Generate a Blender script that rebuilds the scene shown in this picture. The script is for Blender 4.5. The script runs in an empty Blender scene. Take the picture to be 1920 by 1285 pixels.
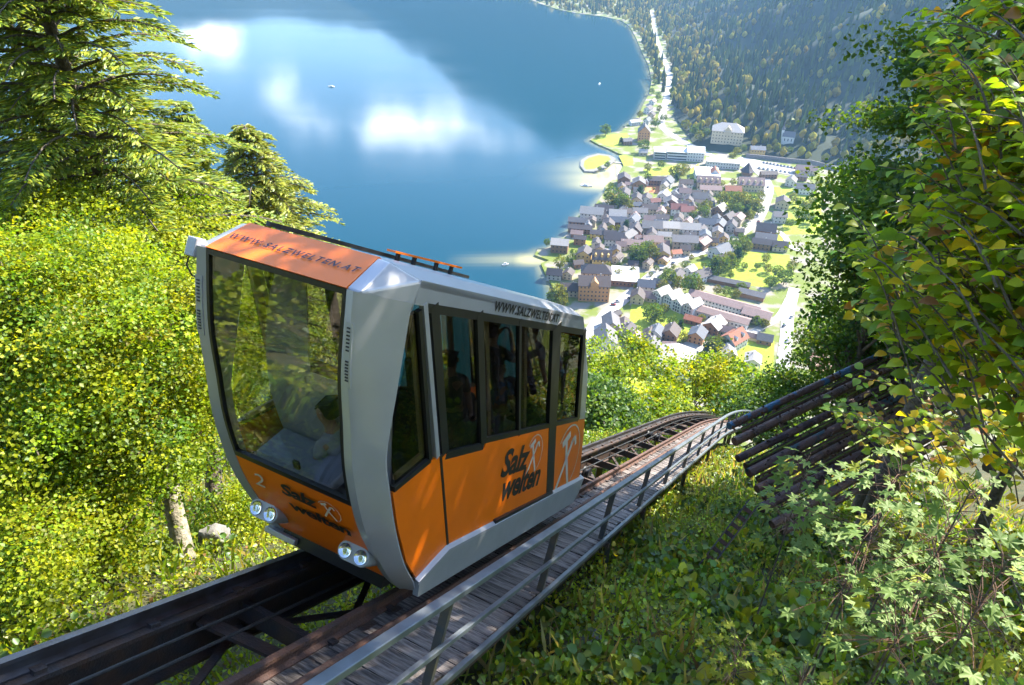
import bpy, bmesh, math, random
import numpy as np
from mathutils import Vector, Matrix, noise, geometry

random.seed(7); rng = np.random.default_rng(7)
R = math.radians
scene = bpy.context.scene
col = scene.collection

# ------------------------------------------------------------------ camera
CAM = np.array([0.0, 0.0, 270.0])            # the lake surface is z = 0
PITCH, ROLL, FOC = R(33.44), R(-0.56), 1280.0  # focal length in pixels of a 1920 px wide frame
_r, _d = np.array([1.0, 0, 0]), np.array([0, -math.sin(PITCH), -math.cos(PITCH)])
FWD = np.array([0, math.cos(PITCH), -math.sin(PITCH)])
RGT = _r * math.cos(ROLL) + _d * math.sin(ROLL)
DWN = -_r * math.sin(ROLL) + _d * math.cos(ROLL)
cd = bpy.data.cameras.new('camera'); cam = bpy.data.objects.new('camera', cd); col.objects.link(cam)
cd.sensor_width = 36.0; cd.lens = 36.0 * FOC / 1920.0; cd.clip_start = 0.05; cd.clip_end = 20000.0
m = Matrix.Identity(4)
for i in range(3):
    m[i][0], m[i][1], m[i][2], m[i][3] = RGT[i], -DWN[i], -FWD[i], CAM[i]
cam.matrix_world = m
scene.camera = cam

# ------------------------------------------------------------------ sky, sun, exposure
SUN_AZ, SUN_EL = R(54), R(38)                 # azimuth clockwise from the view axis
world = bpy.data.worlds.new('World'); scene.world = world; world.use_nodes = True
nt = world.node_tree; nt.nodes.clear()
W = lambda t: nt.nodes.new(t)
out, bg, sky = W('ShaderNodeOutputWorld'), W('ShaderNodeBackground'), W('ShaderNodeTexSky')
sky.sky_type = 'NISHITA'; sky.sun_disc = False; sky.sun_elevation = SUN_EL; sky.sun_rotation = SUN_AZ
sky.altitude = 700; sky.air_density = 1.0; sky.dust_density = 0.6; sky.ozone_density = 1.6
tc = W('ShaderNodeTexCoord'); mp = W('ShaderNodeMapping'); mp.inputs['Scale'].default_value = (1, 1, 1.6)
nz = W('ShaderNodeTexNoise'); nz.inputs['Scale'].default_value = 9.0; nz.inputs['Detail'].default_value = 7
nz.inputs['Roughness'].default_value = 0.55
nt.links.new(tc.outputs['Generated'], mp.inputs[0]); nt.links.new(mp.outputs[0], nz.inputs['Vector'])
acc = nz.outputs['Fac']
# the cumulus banks whose reflections stand in the lake, plus the loose noise clouds all round the sky
for (dx, dz, sx, sz, amp) in ((-0.11, 0.28, 0.14, 0.058, 0.33), (-0.315, 0.29, 0.05, 0.09, 0.34), (-0.44, 0.165, 0.08, 0.06, 0.25)):
    d = np.array([dx, 1.0, dz]); d /= np.linalg.norm(d)
    sub = W('ShaderNodeVectorMath'); sub.operation = 'SUBTRACT'; sub.inputs[1].default_value = d
    mul = W('ShaderNodeVectorMath'); mul.operation = 'MULTIPLY'; mul.inputs[1].default_value = (1 / sx, 1 / sx, 1 / sz)
    ln = W('ShaderNodeVectorMath'); ln.operation = 'LENGTH'
    mr = W('ShaderNodeMapRange'); mr.interpolation_type = 'SMOOTHSTEP'
    mr.inputs['From Min'].default_value = 0; mr.inputs['From Max'].default_value = 1.5
    mr.inputs['To Min'].default_value = amp; mr.inputs['To Max'].default_value = 0
    ad = W('ShaderNodeMath'); ad.operation = 'ADD'
    nt.links.new(tc.outputs['Generated'], sub.inputs[0]); nt.links.new(sub.outputs[0], mul.inputs[0])
    nt.links.new(mul.outputs[0], ln.inputs[0]); nt.links.new(ln.outputs['Value'], mr.inputs['Value'])
    nt.links.new(mr.outputs[0], ad.inputs[0]); nt.links.new(acc, ad.inputs[1]); acc = ad.outputs[0]
cm = W('ShaderNodeMapRange'); cm.interpolation_type = 'SMOOTHSTEP'
cm.inputs['From Min'].default_value = 0.66; cm.inputs['From Max'].default_value = 1.02
nt.links.new(acc, cm.inputs['Value'])
mx = W('ShaderNodeMix'); mx.data_type = 'RGBA'
mx.inputs[7].default_value = (38, 38, 39, 1)
nt.links.new(cm.outputs[0], mx.inputs[0]); nt.links.new(sky.outputs[0], mx.inputs[6])
nt.links.new(mx.outputs[2], bg.inputs['Color']); bg.inputs['Strength'].default_value = 0.14
nt.links.new(bg.outputs[0], out.inputs[0])
sd = bpy.data.lights.new('sun', 'SUN'); sd.energy = 5.0; sd.angle = R(0.53); sd.color = (1.0, 0.93, 0.80)
sun = bpy.data.objects.new('sun', sd); col.objects.link(sun)
SUN = Vector((math.sin(SUN_AZ) * math.cos(SUN_EL), math.cos(SUN_AZ) * math.cos(SUN_EL), math.sin(SUN_EL)))
sun.rotation_euler = SUN.to_track_quat('Z', 'Y').to_euler(); sun.location = (40, 20, 330)
scene.view_settings.view_transform = 'Standard'; scene.view_settings.look = 'None'
scene.view_settings.exposure = 2.0; scene.view_settings.gamma = 1.0; scene.view_settings.use_curve_mapping = False
scene.render.engine = 'CYCLES'
cy = scene.cycles
cy.use_denoising = True; cy.max_bounces = 7; cy.diffuse_bounces = 2; cy.glossy_bounces = 3; cy.transmission_bounces = 4
cy.transparent_max_bounces = 10; cy.volume_bounces = 0; cy.sample_clamp_indirect = 6; cy.use_adaptive_sampling = True
cy.adaptive_threshold = 0.02; cy.caustics_reflective = False; cy.caustics_refractive = False

# ------------------------------------------------------------------ frames of reference
AZ, SL = R(27.44), R(32.05)                   # heading and slope of the funicular line
TT = np.array([math.sin(AZ) * math.cos(SL), math.cos(AZ) * math.cos(SL), -math.sin(SL)])
LL = np.array([math.cos(AZ), -math.sin(AZ), 0.0])
NN = np.cross(LL, TT)
def K(l, t, n):                               # line coordinates: lateral, along, normal
    return CAM + l * LL + t * TT + n * NN
def bend(t):
    u, v = max(0.0, t - 26.2), max(0.0, t - 26.0)
    return 0.003 * u * u, -0.0030 * v * v
def KB(l, t, n):                              # the same, following the bend over the crest
    a, b = bend(t)
    return K(l + a, t, n + b)
def ray(px, py):
    v = RGT * (px - 960.0) + DWN * (py - 642.5) + FWD * FOC
    return v / np.linalg.norm(v)
def on_z(px, py, z):                          # where a sight line meets the level z
    v = ray(px, py); return CAM + v * ((z - CAM[2]) / v[2])
def at(px, py, dist):
    return CAM + ray(px, py) * dist
def on_l(px, py, l):
    v = ray(px, py); return CAM + v * (l / (v @ LL))

# ------------------------------------------------------------------ materials
MATS = {}
def nodes_of(name):
    mt = bpy.data.materials.new(name); mt.use_nodes = True
    n = mt.node_tree; n.nodes.clear(); o = n.nodes.new('ShaderNodeOutputMaterial')
    MATS[name] = mt
    return mt, n, o
def mat(name, c, rough=0.6, metal=0.0, vary=0.25, scale=6.0, c2=None, lo=0.35, hi=0.65, bump=0.0, bscale=None, coat=0.0, spec=0.5, detail=6, stretch=None, rand=0.0):
    mt, n, o = nodes_of(name)
    p = n.nodes.new('ShaderNodeBsdfPrincipled'); n.links.new(p.outputs[0], o.inputs[0])
    p.inputs['Roughness'].default_value = rough; p.inputs['Metallic'].default_value = metal
    p.inputs['Coat Weight'].default_value = coat; p.inputs['Coat Roughness'].default_value = 0.08
    p.inputs['Specular IOR Level'].default_value = spec
    t = n.nodes.new('ShaderNodeTexCoord'); mp_ = n.nodes.new('ShaderNodeMapping')
    n.links.new(t.outputs['Object'], mp_.inputs[0])
    if stretch: mp_.inputs['Scale'].default_value = stretch
    z = n.nodes.new('ShaderNodeTexNoise'); z.inputs['Scale'].default_value = scale; z.inputs['Detail'].default_value = detail
    n.links.new(mp_.outputs[0], z.inputs['Vector'])
    ramp = n.nodes.new('ShaderNodeValToRGB')
    a = c; b = c2 if c2 else tuple(x * (1 - vary) for x in c)
    ramp.color_ramp.elements[0].position = lo; ramp.color_ramp.elements[0].color = (*b, 1)
    ramp.color_ramp.elements[1].position = hi; ramp.color_ramp.elements[1].color = (*a, 1)
    n.links.new(z.outputs['Fac'], ramp.inputs[0])
    src = ramp.outputs[0]
    if rand:
        oi = n.nodes.new('ShaderNodeObjectInfo'); mrn = n.nodes.new('ShaderNodeMapRange')
        mrn.inputs['To Min'].default_value = 1 - rand; mrn.inputs['To Max'].default_value = 1 + rand
        n.links.new(oi.outputs['Random'], mrn.inputs['Value'])
        vm = n.nodes.new('ShaderNodeVectorMath'); vm.operation = 'SCALE'
        n.links.new(src, vm.inputs[0]); n.links.new(mrn.outputs[0], vm.inputs['Scale']); src = vm.outputs[0]
    n.links.new(src, p.inputs['Base Color'])
    if bump:
        z2 = n.nodes.new('ShaderNodeTexNoise'); z2.inputs['Scale'].default_value = bscale or scale * 4; z2.inputs['Detail'].default_value = 5
        n.links.new(mp_.outputs[0], z2.inputs['Vector'])
        bp = n.nodes.new('ShaderNodeBump'); bp.inputs['Strength'].default_value = bump; bp.inputs['Distance'].default_value = 0.05
        n.links.new(z2.outputs['Fac'], bp.inputs['Height']); n.links.new(bp.outputs[0], p.inputs['Normal'])
    return mt
def glass_mat(name, tint, refl=1.45, rough=0.02):
    mt, n, o = nodes_of(name)
    tr = n.nodes.new('ShaderNodeBsdfTransparent'); tr.inputs[0].default_value = (*tint, 1)
    gl = n.nodes.new('ShaderNodeBsdfGlossy'); gl.inputs['Roughness'].default_value = rough
    fr = n.nodes.new('ShaderNodeFresnel'); fr.inputs[0].default_value = refl
    mxs = n.nodes.new('ShaderNodeMixShader')
    gm = n.nodes.new('ShaderNodeNewGeometry'); mi = n.nodes.new('ShaderNodeMix'); mi.inputs[2].default_value = refl; mi.inputs[3].default_value = 1.0 / refl   # same reflectance on both faces of the thin pane
    n.links.new(gm.outputs['Backfacing'], mi.inputs[0]); n.links.new(mi.outputs[0], fr.inputs[0])
    n.links.new(fr.outputs[0], mxs.inputs[0]); n.links.new(tr.outputs[0], mxs.inputs[1]); n.links.new(gl.outputs[0], mxs.inputs[2])
    n.links.new(mxs.outputs[0], o.inputs[0])
    return mt
def leaf_mat(name, trans=0.45, gloss=0.06, rough=0.45, gain=1.0):
    mt, n, o = nodes_of(name)
    at_ = n.nodes.new('ShaderNodeAttribute'); at_.attribute_name = 'tint'
    df = n.nodes.new('ShaderNodeBsdfDiffuse'); tl = n.nodes.new('ShaderNodeBsdfTranslucent'); gl = n.nodes.new('ShaderNodeBsdfGlossy')
    gl.inputs['Roughness'].default_value = rough; gl.inputs['Color'].default_value = (0.9, 0.95, 1, 1)
    sc = n.nodes.new('ShaderNodeVectorMath'); sc.operation = 'MULTIPLY'; sc.inputs[1].default_value = (1.5 * gain, 1.35 * gain, 0.55 * gain)
    n.links.new(at_.outputs['Color'], df.inputs[0]); n.links.new(at_.outputs['Color'], sc.inputs[0]); n.links.new(sc.outputs[0], tl.inputs[0])
    m1 = n.nodes.new('ShaderNodeMixShader'); m1.inputs[0].default_value = trans
    m2 = n.nodes.new('ShaderNodeMixShader'); m2.inputs[0].default_value = gloss
    n.links.new(df.outputs[0], m1.inputs[1]); n.links.new(tl.outputs[0], m1.inputs[2])
    n.links.new(m1.outputs[0], m2.inputs[1]); n.links.new(gl.outputs[0], m2.inputs[2]); n.links.new(m2.outputs[0], o.inputs[0])
    return mt
def leaf_obj_mat(name, c, c2, trans=0.4):     # single large leaves: colour varies from leaf to leaf, with veins
    mt, n, o = nodes_of(name)
    oi = n.nodes.new('ShaderNodeObjectInfo'); mixc = n.nodes.new('ShaderNodeMix'); mixc.data_type = 'RGBA'
    mixc.inputs[6].default_value = (*c, 1); mixc.inputs[7].default_value = (*c2, 1)
    n.links.new(oi.outputs['Random'], mixc.inputs[0])
    t = n.nodes.new('ShaderNodeTexCoord'); z = n.nodes.new('ShaderNodeTexNoise'); z.inputs['Scale'].default_value = 45
    n.links.new(t.outputs['Object'], z.inputs['Vector'])
    mr_ = n.nodes.new('ShaderNodeMapRange'); mr_.inputs['To Min'].default_value = 0.6; mr_.inputs['To Max'].default_value = 1.3
    n.links.new(z.outputs['Fac'], mr_.inputs['Value'])
    v = n.nodes.new('ShaderNodeVectorMath'); v.operation = 'SCALE'
    n.links.new(mixc.outputs[2], v.inputs[0]); n.links.new(mr_.outputs[0], v.inputs['Scale'])
    p = n.nodes.new('ShaderNodeBsdfPrincipled'); p.inputs['Roughness'].default_value = 0.55; p.inputs['Specular IOR Level'].default_value = 0.25
    tl = n.nodes.new('ShaderNodeBsdfTranslucent')
    sc = n.nodes.new('ShaderNodeVectorMath'); sc.operation = 'MULTIPLY'; sc.inputs[1].default_value = (1.4, 1.3, 0.5)
    n.links.new(v.outputs[0], p.inputs['Base Color']); n.links.new(v.outputs[0], sc.inputs[0]); n.links.new(sc.outputs[0], tl.inputs[0])
    m1 = n.nodes.new('ShaderNodeMixShader'); m1.inputs[0].default_value = trans
    n.links.new(p.outputs[0], m1.inputs[1]); n.links.new(tl.outputs[0], m1.inputs[2]); n.links.new(m1.outputs[0], o.inputs[0])
    return mt

# ------------------------------------------------------------------ object helpers
def tag(o, label=None, cat=None, group=None, kind=None):
    if label: o['label'] = label
    if cat: o['category'] = cat
    if group: o['group'] = group
    if kind: o['kind'] = kind
    return o
def empty(name, loc=(0, 0, 0), rz=0.0):
    o = bpy.data.objects.new(name, None); col.objects.link(o); o.location = Vector(loc); o.rotation_euler = (0, 0, rz)
    o.empty_display_size = 0.2
    return o
def root_loc(o):
    while o.parent: o = o.parent
    return np.array(o.location)
def link(name, me, parent=None, loc=(0, 0, 0)):
    o = bpy.data.objects.new(name, me); col.objects.link(o)
    if parent: o.parent = parent
    o.location = loc
    return o
def smooth_by_angle(me, ang=35):
    me.shade_smooth()
    me.set_sharp_from_angle(angle=R(ang))
class MB:
    def __init__(s): s.v, s.f = [], []
    def add(s, vs, fs):
        b = len(s.v); s.v += [tuple(map(float, x)) for x in vs]; s.f += [tuple(b + i for i in f) for f in fs]
        return s
    def box(s, c, ax, ay, az):                # centre and three half-axis vectors
        c, ax, ay, az = map(np.array, (c, ax, ay, az))
        vs = [c + i * ax + j * ay + k * az for k in (-1, 1) for j in (-1, 1) for i in (-1, 1)]
        return s.add(vs, [(0, 2, 3, 1), (4, 5, 7, 6), (0, 1, 5, 4), (2, 6, 7, 3), (0, 4, 6, 2), (1, 3, 7, 5)])
    def abox(s, x0, x1, y0, y1, z0, z1):
        return s.box(((x0 + x1) / 2, (y0 + y1) / 2, (z0 + z1) / 2), ((x1 - x0) / 2, 0, 0), (0, (y1 - y0) / 2, 0), (0, 0, (z1 - z0) / 2))
    def loft(s, rings, close=True, caps=True):
        k = len(rings[0]); b = len(s.v)
        for r_ in rings: s.v += [tuple(map(float, x)) for x in r_]
        for i in range(len(rings) - 1):
            for j in range(k if close else k - 1):
                j2 = (j + 1) % k
                s.f.append((b + i * k + j, b + i * k + j2, b + (i + 1) * k + j2, b + (i + 1) * k + j))
        if caps and close:
            s.f.append(tuple(b + j for j in reversed(range(k)))); s.f.append(tuple(b + (len(rings) - 1) * k + j for j in range(k)))
        return s
    def tube(s, pts, rad, seg=8, caps=True):
        pts = [np.array(p, float) for p in pts]; n_ = len(pts)
        if not hasattr(rad, '__len__'): rad = [rad] * n_
        rings = []; up = np.array([0.0, 0, 1])
        for i in range(n_):
            d = pts[min(i + 1, n_ - 1)] - pts[max(i - 1, 0)]; d /= max(np.linalg.norm(d), 1e-9)
            u = np.cross(d, up)
            if np.linalg.norm(u) < 0.05: u = np.cross(d, np.array([1.0, 0, 0]))
            u /= np.linalg.norm(u); w = np.cross(u, d)
            rings.append([pts[i] + rad[i] * (math.cos(a) * u + math.sin(a) * w) for a in (2 * math.pi * j / seg for j in range(seg))])
        return s.loft(rings, True, caps)
    def bar(s, a, b, w, h, up=None):          # rectangular bar from a to b
        a, b = np.array(a, float), np.array(b, float); d = b - a; ln_ = np.linalg.norm(d); d = d / ln_
        up = np.array(up if up is not None else NN, float)
        x = np.cross(d, up); x /= np.linalg.norm(x); y = np.cross(x, d)
        return s.box((a + b) / 2, d * ln_ / 2, x * w / 2, y * h / 2)
    def mesh(s, name, off=(0, 0, 0)):
        me = bpy.data.meshes.new(name); off = np.array(off)
        me.from_pydata([tuple(np.array(v) - off) for v in s.v], [], s.f); me.update()
        return me
    def build(s, name, material, parent=None, smooth=None, bevel=0.0, label=None, fix=True):
        off = root_loc(parent) if parent else np.zeros(3)
        me = s.mesh(name, off)
        if fix:
            bm = bmesh.new(); bm.from_mesh(me); bmesh.ops.recalc_face_normals(bm, faces=bm.faces); bm.to_mesh(me); bm.free()
        if material: me.materials.append(material)
        if smooth: smooth_by_angle(me, smooth)
        o = link(name, me, parent)
        if bevel:
            bv = o.modifiers.new('bevel', 'BEVEL'); bv.width = bevel; bv.segments = 2; bv.limit_method = 'ANGLE'; bv.angle_limit = R(30)
        if label: o['label'] = label
        return o
def base_origin(o_me_verts):
    return o_me_verts
def solo(mb, name, material, loc, label, cat, group=None, kind=None, **k):   # a thing that is one mesh, origin at its base
    e = mb.mesh(name, loc); 
    bm = bmesh.new(); bm.from_mesh(e); bmesh.ops.recalc_face_normals(bm, faces=bm.faces); bm.to_mesh(e); bm.free()
    e.materials.append(material)
    if k.get('smooth'): smooth_by_angle(e, k['smooth'])
    o = link(name, e, None, Vector(loc)); return tag(o, label, cat, group, kind)

# leaf clouds -------------------------------------------------------
def norm_rows(a):
    return a / np.maximum(np.linalg.norm(a, axis=1, keepdims=True), 1e-9)
DIAMOND = (np.array([(0, 0, 0), (0.42, 0.45, 0.10), (1, 0, -0.08), (0.42, -0.45, 0.10)]), [(0, 1, 2), (0, 2, 3)])
LANCE = (np.array([(0, 0.10, 0), (0, -0.10, 0), (0.6, 0.34, -0.02), (0.6, -0.34, -0.02), (1.0, 0.0, -0.12)]), [(0, 1, 3), (0, 3, 2), (2, 3, 4)])
OVAL = (np.array([(0, 0, 0), (0.22, 0.33, 0.09), (0.6, 0.40, 0.10), (1.0, 0, -0.10), (0.6, -0.40, 0.10), (0.22, -0.33, 0.09), (0.45, 0, 0)]),
        [(0, 6, 1), (1, 6, 2), (2, 6, 3), (3, 6, 4), (4, 6, 5), (5, 6, 0)])
OVAL4 = (np.array([(0, 0, 0), (0.28, 0.37, 0.10), (0.70, 0.35, 0.08), (1.0, 0, -0.10), (0.70, -0.35, 0.08), (0.28, -0.37, 0.10)]), [(0, 3, 1), (1, 3, 2), (0, 5, 3), (5, 4, 3)])
_a = []
for th in np.linspace(-150, 150, 27):          # five rounded, slightly toothed lobes
    r_ = max(0.50, *[ln_ * math.exp(-((th - t0) / 19.0) ** 2) for t0, ln_ in ((0, 1.0), (52, 0.92), (-52, 0.92), (104, 0.68), (-104, 0.68))])
    r_ *= 1.0 + (0.05 if len(_a) % 2 else -0.03)
    _a.append((r_ * math.cos(R(th)), r_ * math.sin(R(th)), 0.10 * abs(math.sin(R(th) * 3.4)) - 0.16 * r_ * r_))
PALM = (np.array([(0.0, 0, 0)] + _a) * 0.6 + np.array((0.28, 0, 0)), [(0, i, i + 1) for i in range(1, 27)])
def leaf_mesh(name, pos, dirs, nrm, size, tint, shape=DIAMOND):
    V, F = shape
    n_ = len(pos); dirs = norm_rows(dirs); side = norm_rows(np.cross(nrm, dirs)); up = np.cross(dirs, side)
    size = np.broadcast_to(np.asarray(size, float), (n_,))
    vs = pos[:, None, :] + size[:, None, None] * (V[None, :, 0, None] * dirs[:, None, :] + V[None, :, 1, None] * side[:, None, :] + V[None, :, 2, None] * up[:, None, :])
    k = len(V); fa = np.array(F); nf = len(fa)
    idx = (np.arange(n_)[:, None, None] * k + fa[None]).reshape(-1)
    me = bpy.data.meshes.new(name)
    me.vertices.add(n_ * k); me.vertices.foreach_set('co', vs.reshape(-1).astype(np.float32))
    me.loops.add(len(idx)); me.loops.foreach_set('vertex_index', idx.astype(np.int32))
    me.polygons.add(n_ * nf); me.polygons.foreach_set('loop_start', (np.arange(n_ * nf) * 3).astype(np.int32))
    me.update(calc_edges=True)
    at_ = me.color_attributes.new('tint', 'FLOAT_COLOR', 'POINT')
    c4 = np.ones((n_, k, 4), np.float32); c4[:, :, :3] = tint[:, None, :]
    at_.data.foreach_set('color', c4.reshape(-1))
    return me
def rand_unit(n_):
    return norm_rows(rng.normal(size=(n_, 3)))
def tints(n_, cols, jit=0.18):
    cols = np.array(cols); pick = rng.integers(0, len(cols), n_)
    c = cols[pick] * (1 + rng.normal(size=(n_, 1)) * jit) * (1 + rng.normal(size=(n_, 3)) * 0.06)
    return np.clip(c, 0.004, 0.9)
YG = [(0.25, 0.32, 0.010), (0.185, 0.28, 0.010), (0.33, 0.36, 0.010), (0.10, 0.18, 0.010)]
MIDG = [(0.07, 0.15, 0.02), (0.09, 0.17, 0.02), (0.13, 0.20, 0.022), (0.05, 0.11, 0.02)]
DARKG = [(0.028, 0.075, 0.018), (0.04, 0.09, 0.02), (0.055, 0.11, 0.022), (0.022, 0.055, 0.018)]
def spray_leaves(centers, rad, per, size, cols, flat=0.3, outward=None, tilt=0.5):
    """flat sprays of leaves round each centre: beech-like layers"""
    n_ = len(centers) * per
    c = np.repeat(centers, per, axis=0)
    rad = np.repeat(np.broadcast_to(np.asarray(rad, float), (len(centers),)), per)
    up = norm_rows(np.repeat(np.array([0, 0, 1.0])[None] + rng.normal(size=(len(centers), 3)) * tilt * 0.5 + (0 if outward is None else outward * 0.5), per, axis=0))
    off = rng.normal(size=(n_, 3)) * 0.55
    off -= up * np.sum(off * up, axis=1, keepdims=True) * (1 - flat)
    pos = c + off * rad[:, None]
    nrm = norm_rows(up + rng.normal(size=(n_, 3)) * tilt)
    dr = norm_rows(off + rng.normal(size=(n_, 3)) * 0.5)
    ct = np.repeat(tints(len(centers), cols, 0.22), per, axis=0)
    tn = np.clip(ct * (1 + rng.normal(size=(n_, 1)) * 0.12), 0.004, 0.9)
    sz = size * (0.7 + 0.6 * rng.random(n_))
    return pos, dr, nrm, sz, tn
def ellipsoid_points(n_, c, r, shell=0.45):
    u = rand_unit(n_) * (shell + (1 - shell) * rng.random((n_, 1)) ** 0.5)
    return np.array(c) + u * np.array(r), u
def bough_points(n_, c, r, shell=0.45, per=14, disc=0.5):
    a, u_ = ellipsoid_points(max(3, n_ // per), c, np.array(r) * 0.92, shell)
    a, u_ = np.repeat(a, per, 0), np.repeat(u_, per, 0); k_ = len(a)
    o_ = rng.normal(size=(k_, 3)) * np.array([disc, disc, 0.05]); o_[:, 2] -= 0.16 * (o_[:, 0] * u_[:, 0] + o_[:, 1] * u_[:, 1])
    return a + o_, u_
def limbs(mb, base, top, r0, targets, seg=7, k=26, rr=0.03):
    base, top = np.array(base, float), np.array(top, float)
    pts = []
    for i in range(7):
        f = i / 6; p = base + (top - base) * f; p[:2] += rng.normal(size=2) * 0.05 * r0 * 10 * f
        pts.append(p)
    mb.tube(pts, [r0 * (1 - 0.8 * i / 6) for i in range(7)], seg)
    br = MB()
    for t_ in targets[rng.permutation(len(targets))[:k]]:
        f = np.clip((t_[2] - base[2]) / max(top[2] - base[2], 1e-3) * 0.8 - 0.08, 0.12, 0.9)
        p0 = base + (top - base) * f; mid = (p0 + t_) / 2 + np.array([0, 0, 0.12 * np.linalg.norm(t_ - p0)])
        q1 = p0 * 0.55 + mid * 0.45; q2 = mid * 0.5 + t_ * 0.5
        br.tube([p0, q1, mid, q2, t_], [rr * 1.6, rr * 1.2, rr, rr * 0.6, rr * 0.25], 5)
    return mb, br

# ------------------------------------------------------------------ material list
M = {}
M['bark'] = mat('bark', (0.16, 0.13, 0.10), 0.9, vary=0.5, scale=14, bump=0.6, bscale=30)
M['pale_bark'] = mat('pale_bark', (0.36, 0.31, 0.24), 0.9, c2=(0.12, 0.12, 0.07), scale=9, bump=0.5, bscale=30)
M['leaf'] = leaf_mat('leaf', 0.5, 0.018, 0.5)
M['leaf_shiny'] = leaf_mat('leaf_shiny', 0.45, 0.03, 0.45)
M['needle'] = leaf_mat('needle', 0.32, 0.04, 0.5)
M['far_leaf'] = leaf_mat('far_leaf', 0.35, 0.0, 0.5)
M['soil'] = mat('soil', (0.085, 0.075, 0.03), 0.95, c2=(0.035, 0.045, 0.014), scale=2.2, bump=0.5, bscale=18)
M['village_ground'] = mat('village_ground', (0.25, 0.22, 0.18), 0.95, c2=(0.13, 0.165, 0.018), scale=0.06, lo=0.48, hi=0.58, detail=9)
M['grass'] = mat('grass', (0.33, 0.37, 0.018), 0.95, c2=(0.19, 0.27, 0.018), scale=0.09, detail=9)
M['road'] = mat('road', (0.40, 0.38, 0.36), 0.9, vary=0.15, scale=0.2)
M['hill_ground'] = mat('hill_ground', (0.022, 0.034, 0.012), 0.95, c2=(0.012, 0.022, 0.010), scale=0.02, detail=9)
M['rock'] = mat('rock', (0.24, 0.23, 0.21), 0.9, vary=0.4, scale=3, bump=0.5)
M['clay'] = mat('clay', (0.55, 0.22, 0.09), 0.95, vary=0.12, scale=0.3)
for k_, c_ in dict(brown=(0.075, 0.055, 0.052), plum=(0.055, 0.045, 0.052), grey=(0.13, 0.122, 0.128), red=(0.15, 0.045, 0.04), pale=(0.36, 0.33, 0.31),
                   white=(0.66, 0.66, 0.64), slate=(0.085, 0.095, 0.12), rose=(0.24, 0.16, 0.145), rust=(0.30, 0.10, 0.05)).items():
    M['roof_' + k_] = mat('roof_' + k_, c_, 0.75, vary=0.22, scale=0.9, stretch=(1, 1, 3), rand=0.14)
for k_, c_ in dict(cream=(0.50, 0.41, 0.28), white=(0.58, 0.57, 0.55), yellow=(0.62, 0.40, 0.13), timber=(0.24, 0.13, 0.07), orange=(0.52, 0.26, 0.11), grey=(0.42, 0.41, 0.40)).items():
    M['wall_' + k_] = mat('wall_' + k_, c_, 0.85, vary=0.12, scale=0.6, rand=0.08)
M['pane'] = mat('pane', (0.035, 0.045, 0.06), 0.15, vary=0.2, scale=1)
M['stone_wall'] = mat('stone_wall', (0.22, 0.20, 0.20), 0.9, vary=0.35, scale=0.8)
M['dock'] = mat('dock', (0.5, 0.45, 0.38), 0.9, vary=0.2, scale=2)

# lake --------------------------------------------------------------
SHORE_PX = [(1004, 700), (1015, 640), (1030, 590), (1040, 556), (1036, 536), (1022, 512), (1014, 494), (1030, 488), (1002, 478), (1008, 468), (1030, 464), (1046, 452), (1062, 441), (1072, 428),
            (1079, 412), (1092, 398), (1112, 389), (1122, 376), (1132, 362), (1136, 348), (1150, 337), (1160, 327), (1168, 312), (1174, 300), (1166, 290), (1158, 287), (1142, 279), (1122, 271), (1106, 262), (1116, 255),
            (1140, 250), (1166, 246), (1176, 233), (1190, 224), (1199, 212), (1206, 196), (1217, 176), (1222, 150), (1216, 122), (1204, 98), (1192, 70), (1181, 50), (1166, 39), (1132, 31), (1090, 26), (1050, 19), (1010, 6), (985, -4)]
LANDZ = 1.6
shore = [on_z(x, y, LANDZ)[:2] for x, y in SHORE_PX]
ISLE_PX = [(1088, 311), (1089, 301), (1101, 293), (1122, 288), (1144, 291), (1155, 298), (1150, 304), (1138, 314), (1114, 322), (1096, 321)]
isle = [on_z(x, y, LANDZ)[:2] for x, y in ISLE_PX]
far = [(-200, 2420), (-900, 2700), (-2600, 3000), (-2600, 3600), (3200, 3600), (3200, -400), (-60, -400), (-60, 260)]
land_poly = [tuple(p) for p in shore] + far
def sheet(name, poly, z, material, thick=0.0, kind='structure', off=0):
    vs = [Vector((p[0], p[1], z)) for p in poly]
    tri = geometry.tessellate_polygon([vs]); mb_ = MB()
    mb_.add(vs, [tuple(t) for t in tri])
    if thick:
        n_ = len(vs)
        mb_.add(vs + [Vector((v.x, v.y, z - thick)) for v in vs], [(i, (i + 1) % n_, n_ + (i + 1) % n_, n_ + i) for i in range(n_)])
    o = mb_.build(name, material, None)
    me = o.data
    for p in me.polygons:
        if abs(p.normal.z) > 0.5 and p.normal.z < 0: p.flip()
    me.update()
    return tag(o, kind=kind)
def dist_poly(P, poly, closed=True):
    d = np.full(len(P), 1e9); n_ = len(poly)
    for i in range(n_ if closed else n_ - 1):
        a, b = np.array(poly[i]), np.array(poly[(i + 1) % n_]); ab = b - a
        t_ = np.clip(((P - a) @ ab) / max(ab @ ab, 1e-9), 0, 1)
        d = np.minimum(d, np.linalg.norm(P - (a + t_[:, None] * ab), axis=1))
    return d
mt, n, o = nodes_of('lake_water')
p = n.nodes.new('ShaderNodeBsdfPrincipled'); p.inputs['Roughness'].default_value = 0.085; p.inputs['IOR'].default_value = 1.4
p.inputs['Specular IOR Level'].default_value = 0.17
at_ = n.nodes.new('ShaderNodeAttribute'); at_.attribute_name = 'tint'; n.links.new(at_.outputs['Color'], p.inputs['Base Color'])
t_ = n.nodes.new('ShaderNodeTexCoord'); z1 = n.nodes.new('ShaderNodeTexNoise'); z1.inputs['Scale'].default_value = 0.35; z1.inputs['Detail'].default_value = 4
n.links.new(t_.outputs['Object'], z1.inputs['Vector'])
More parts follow.
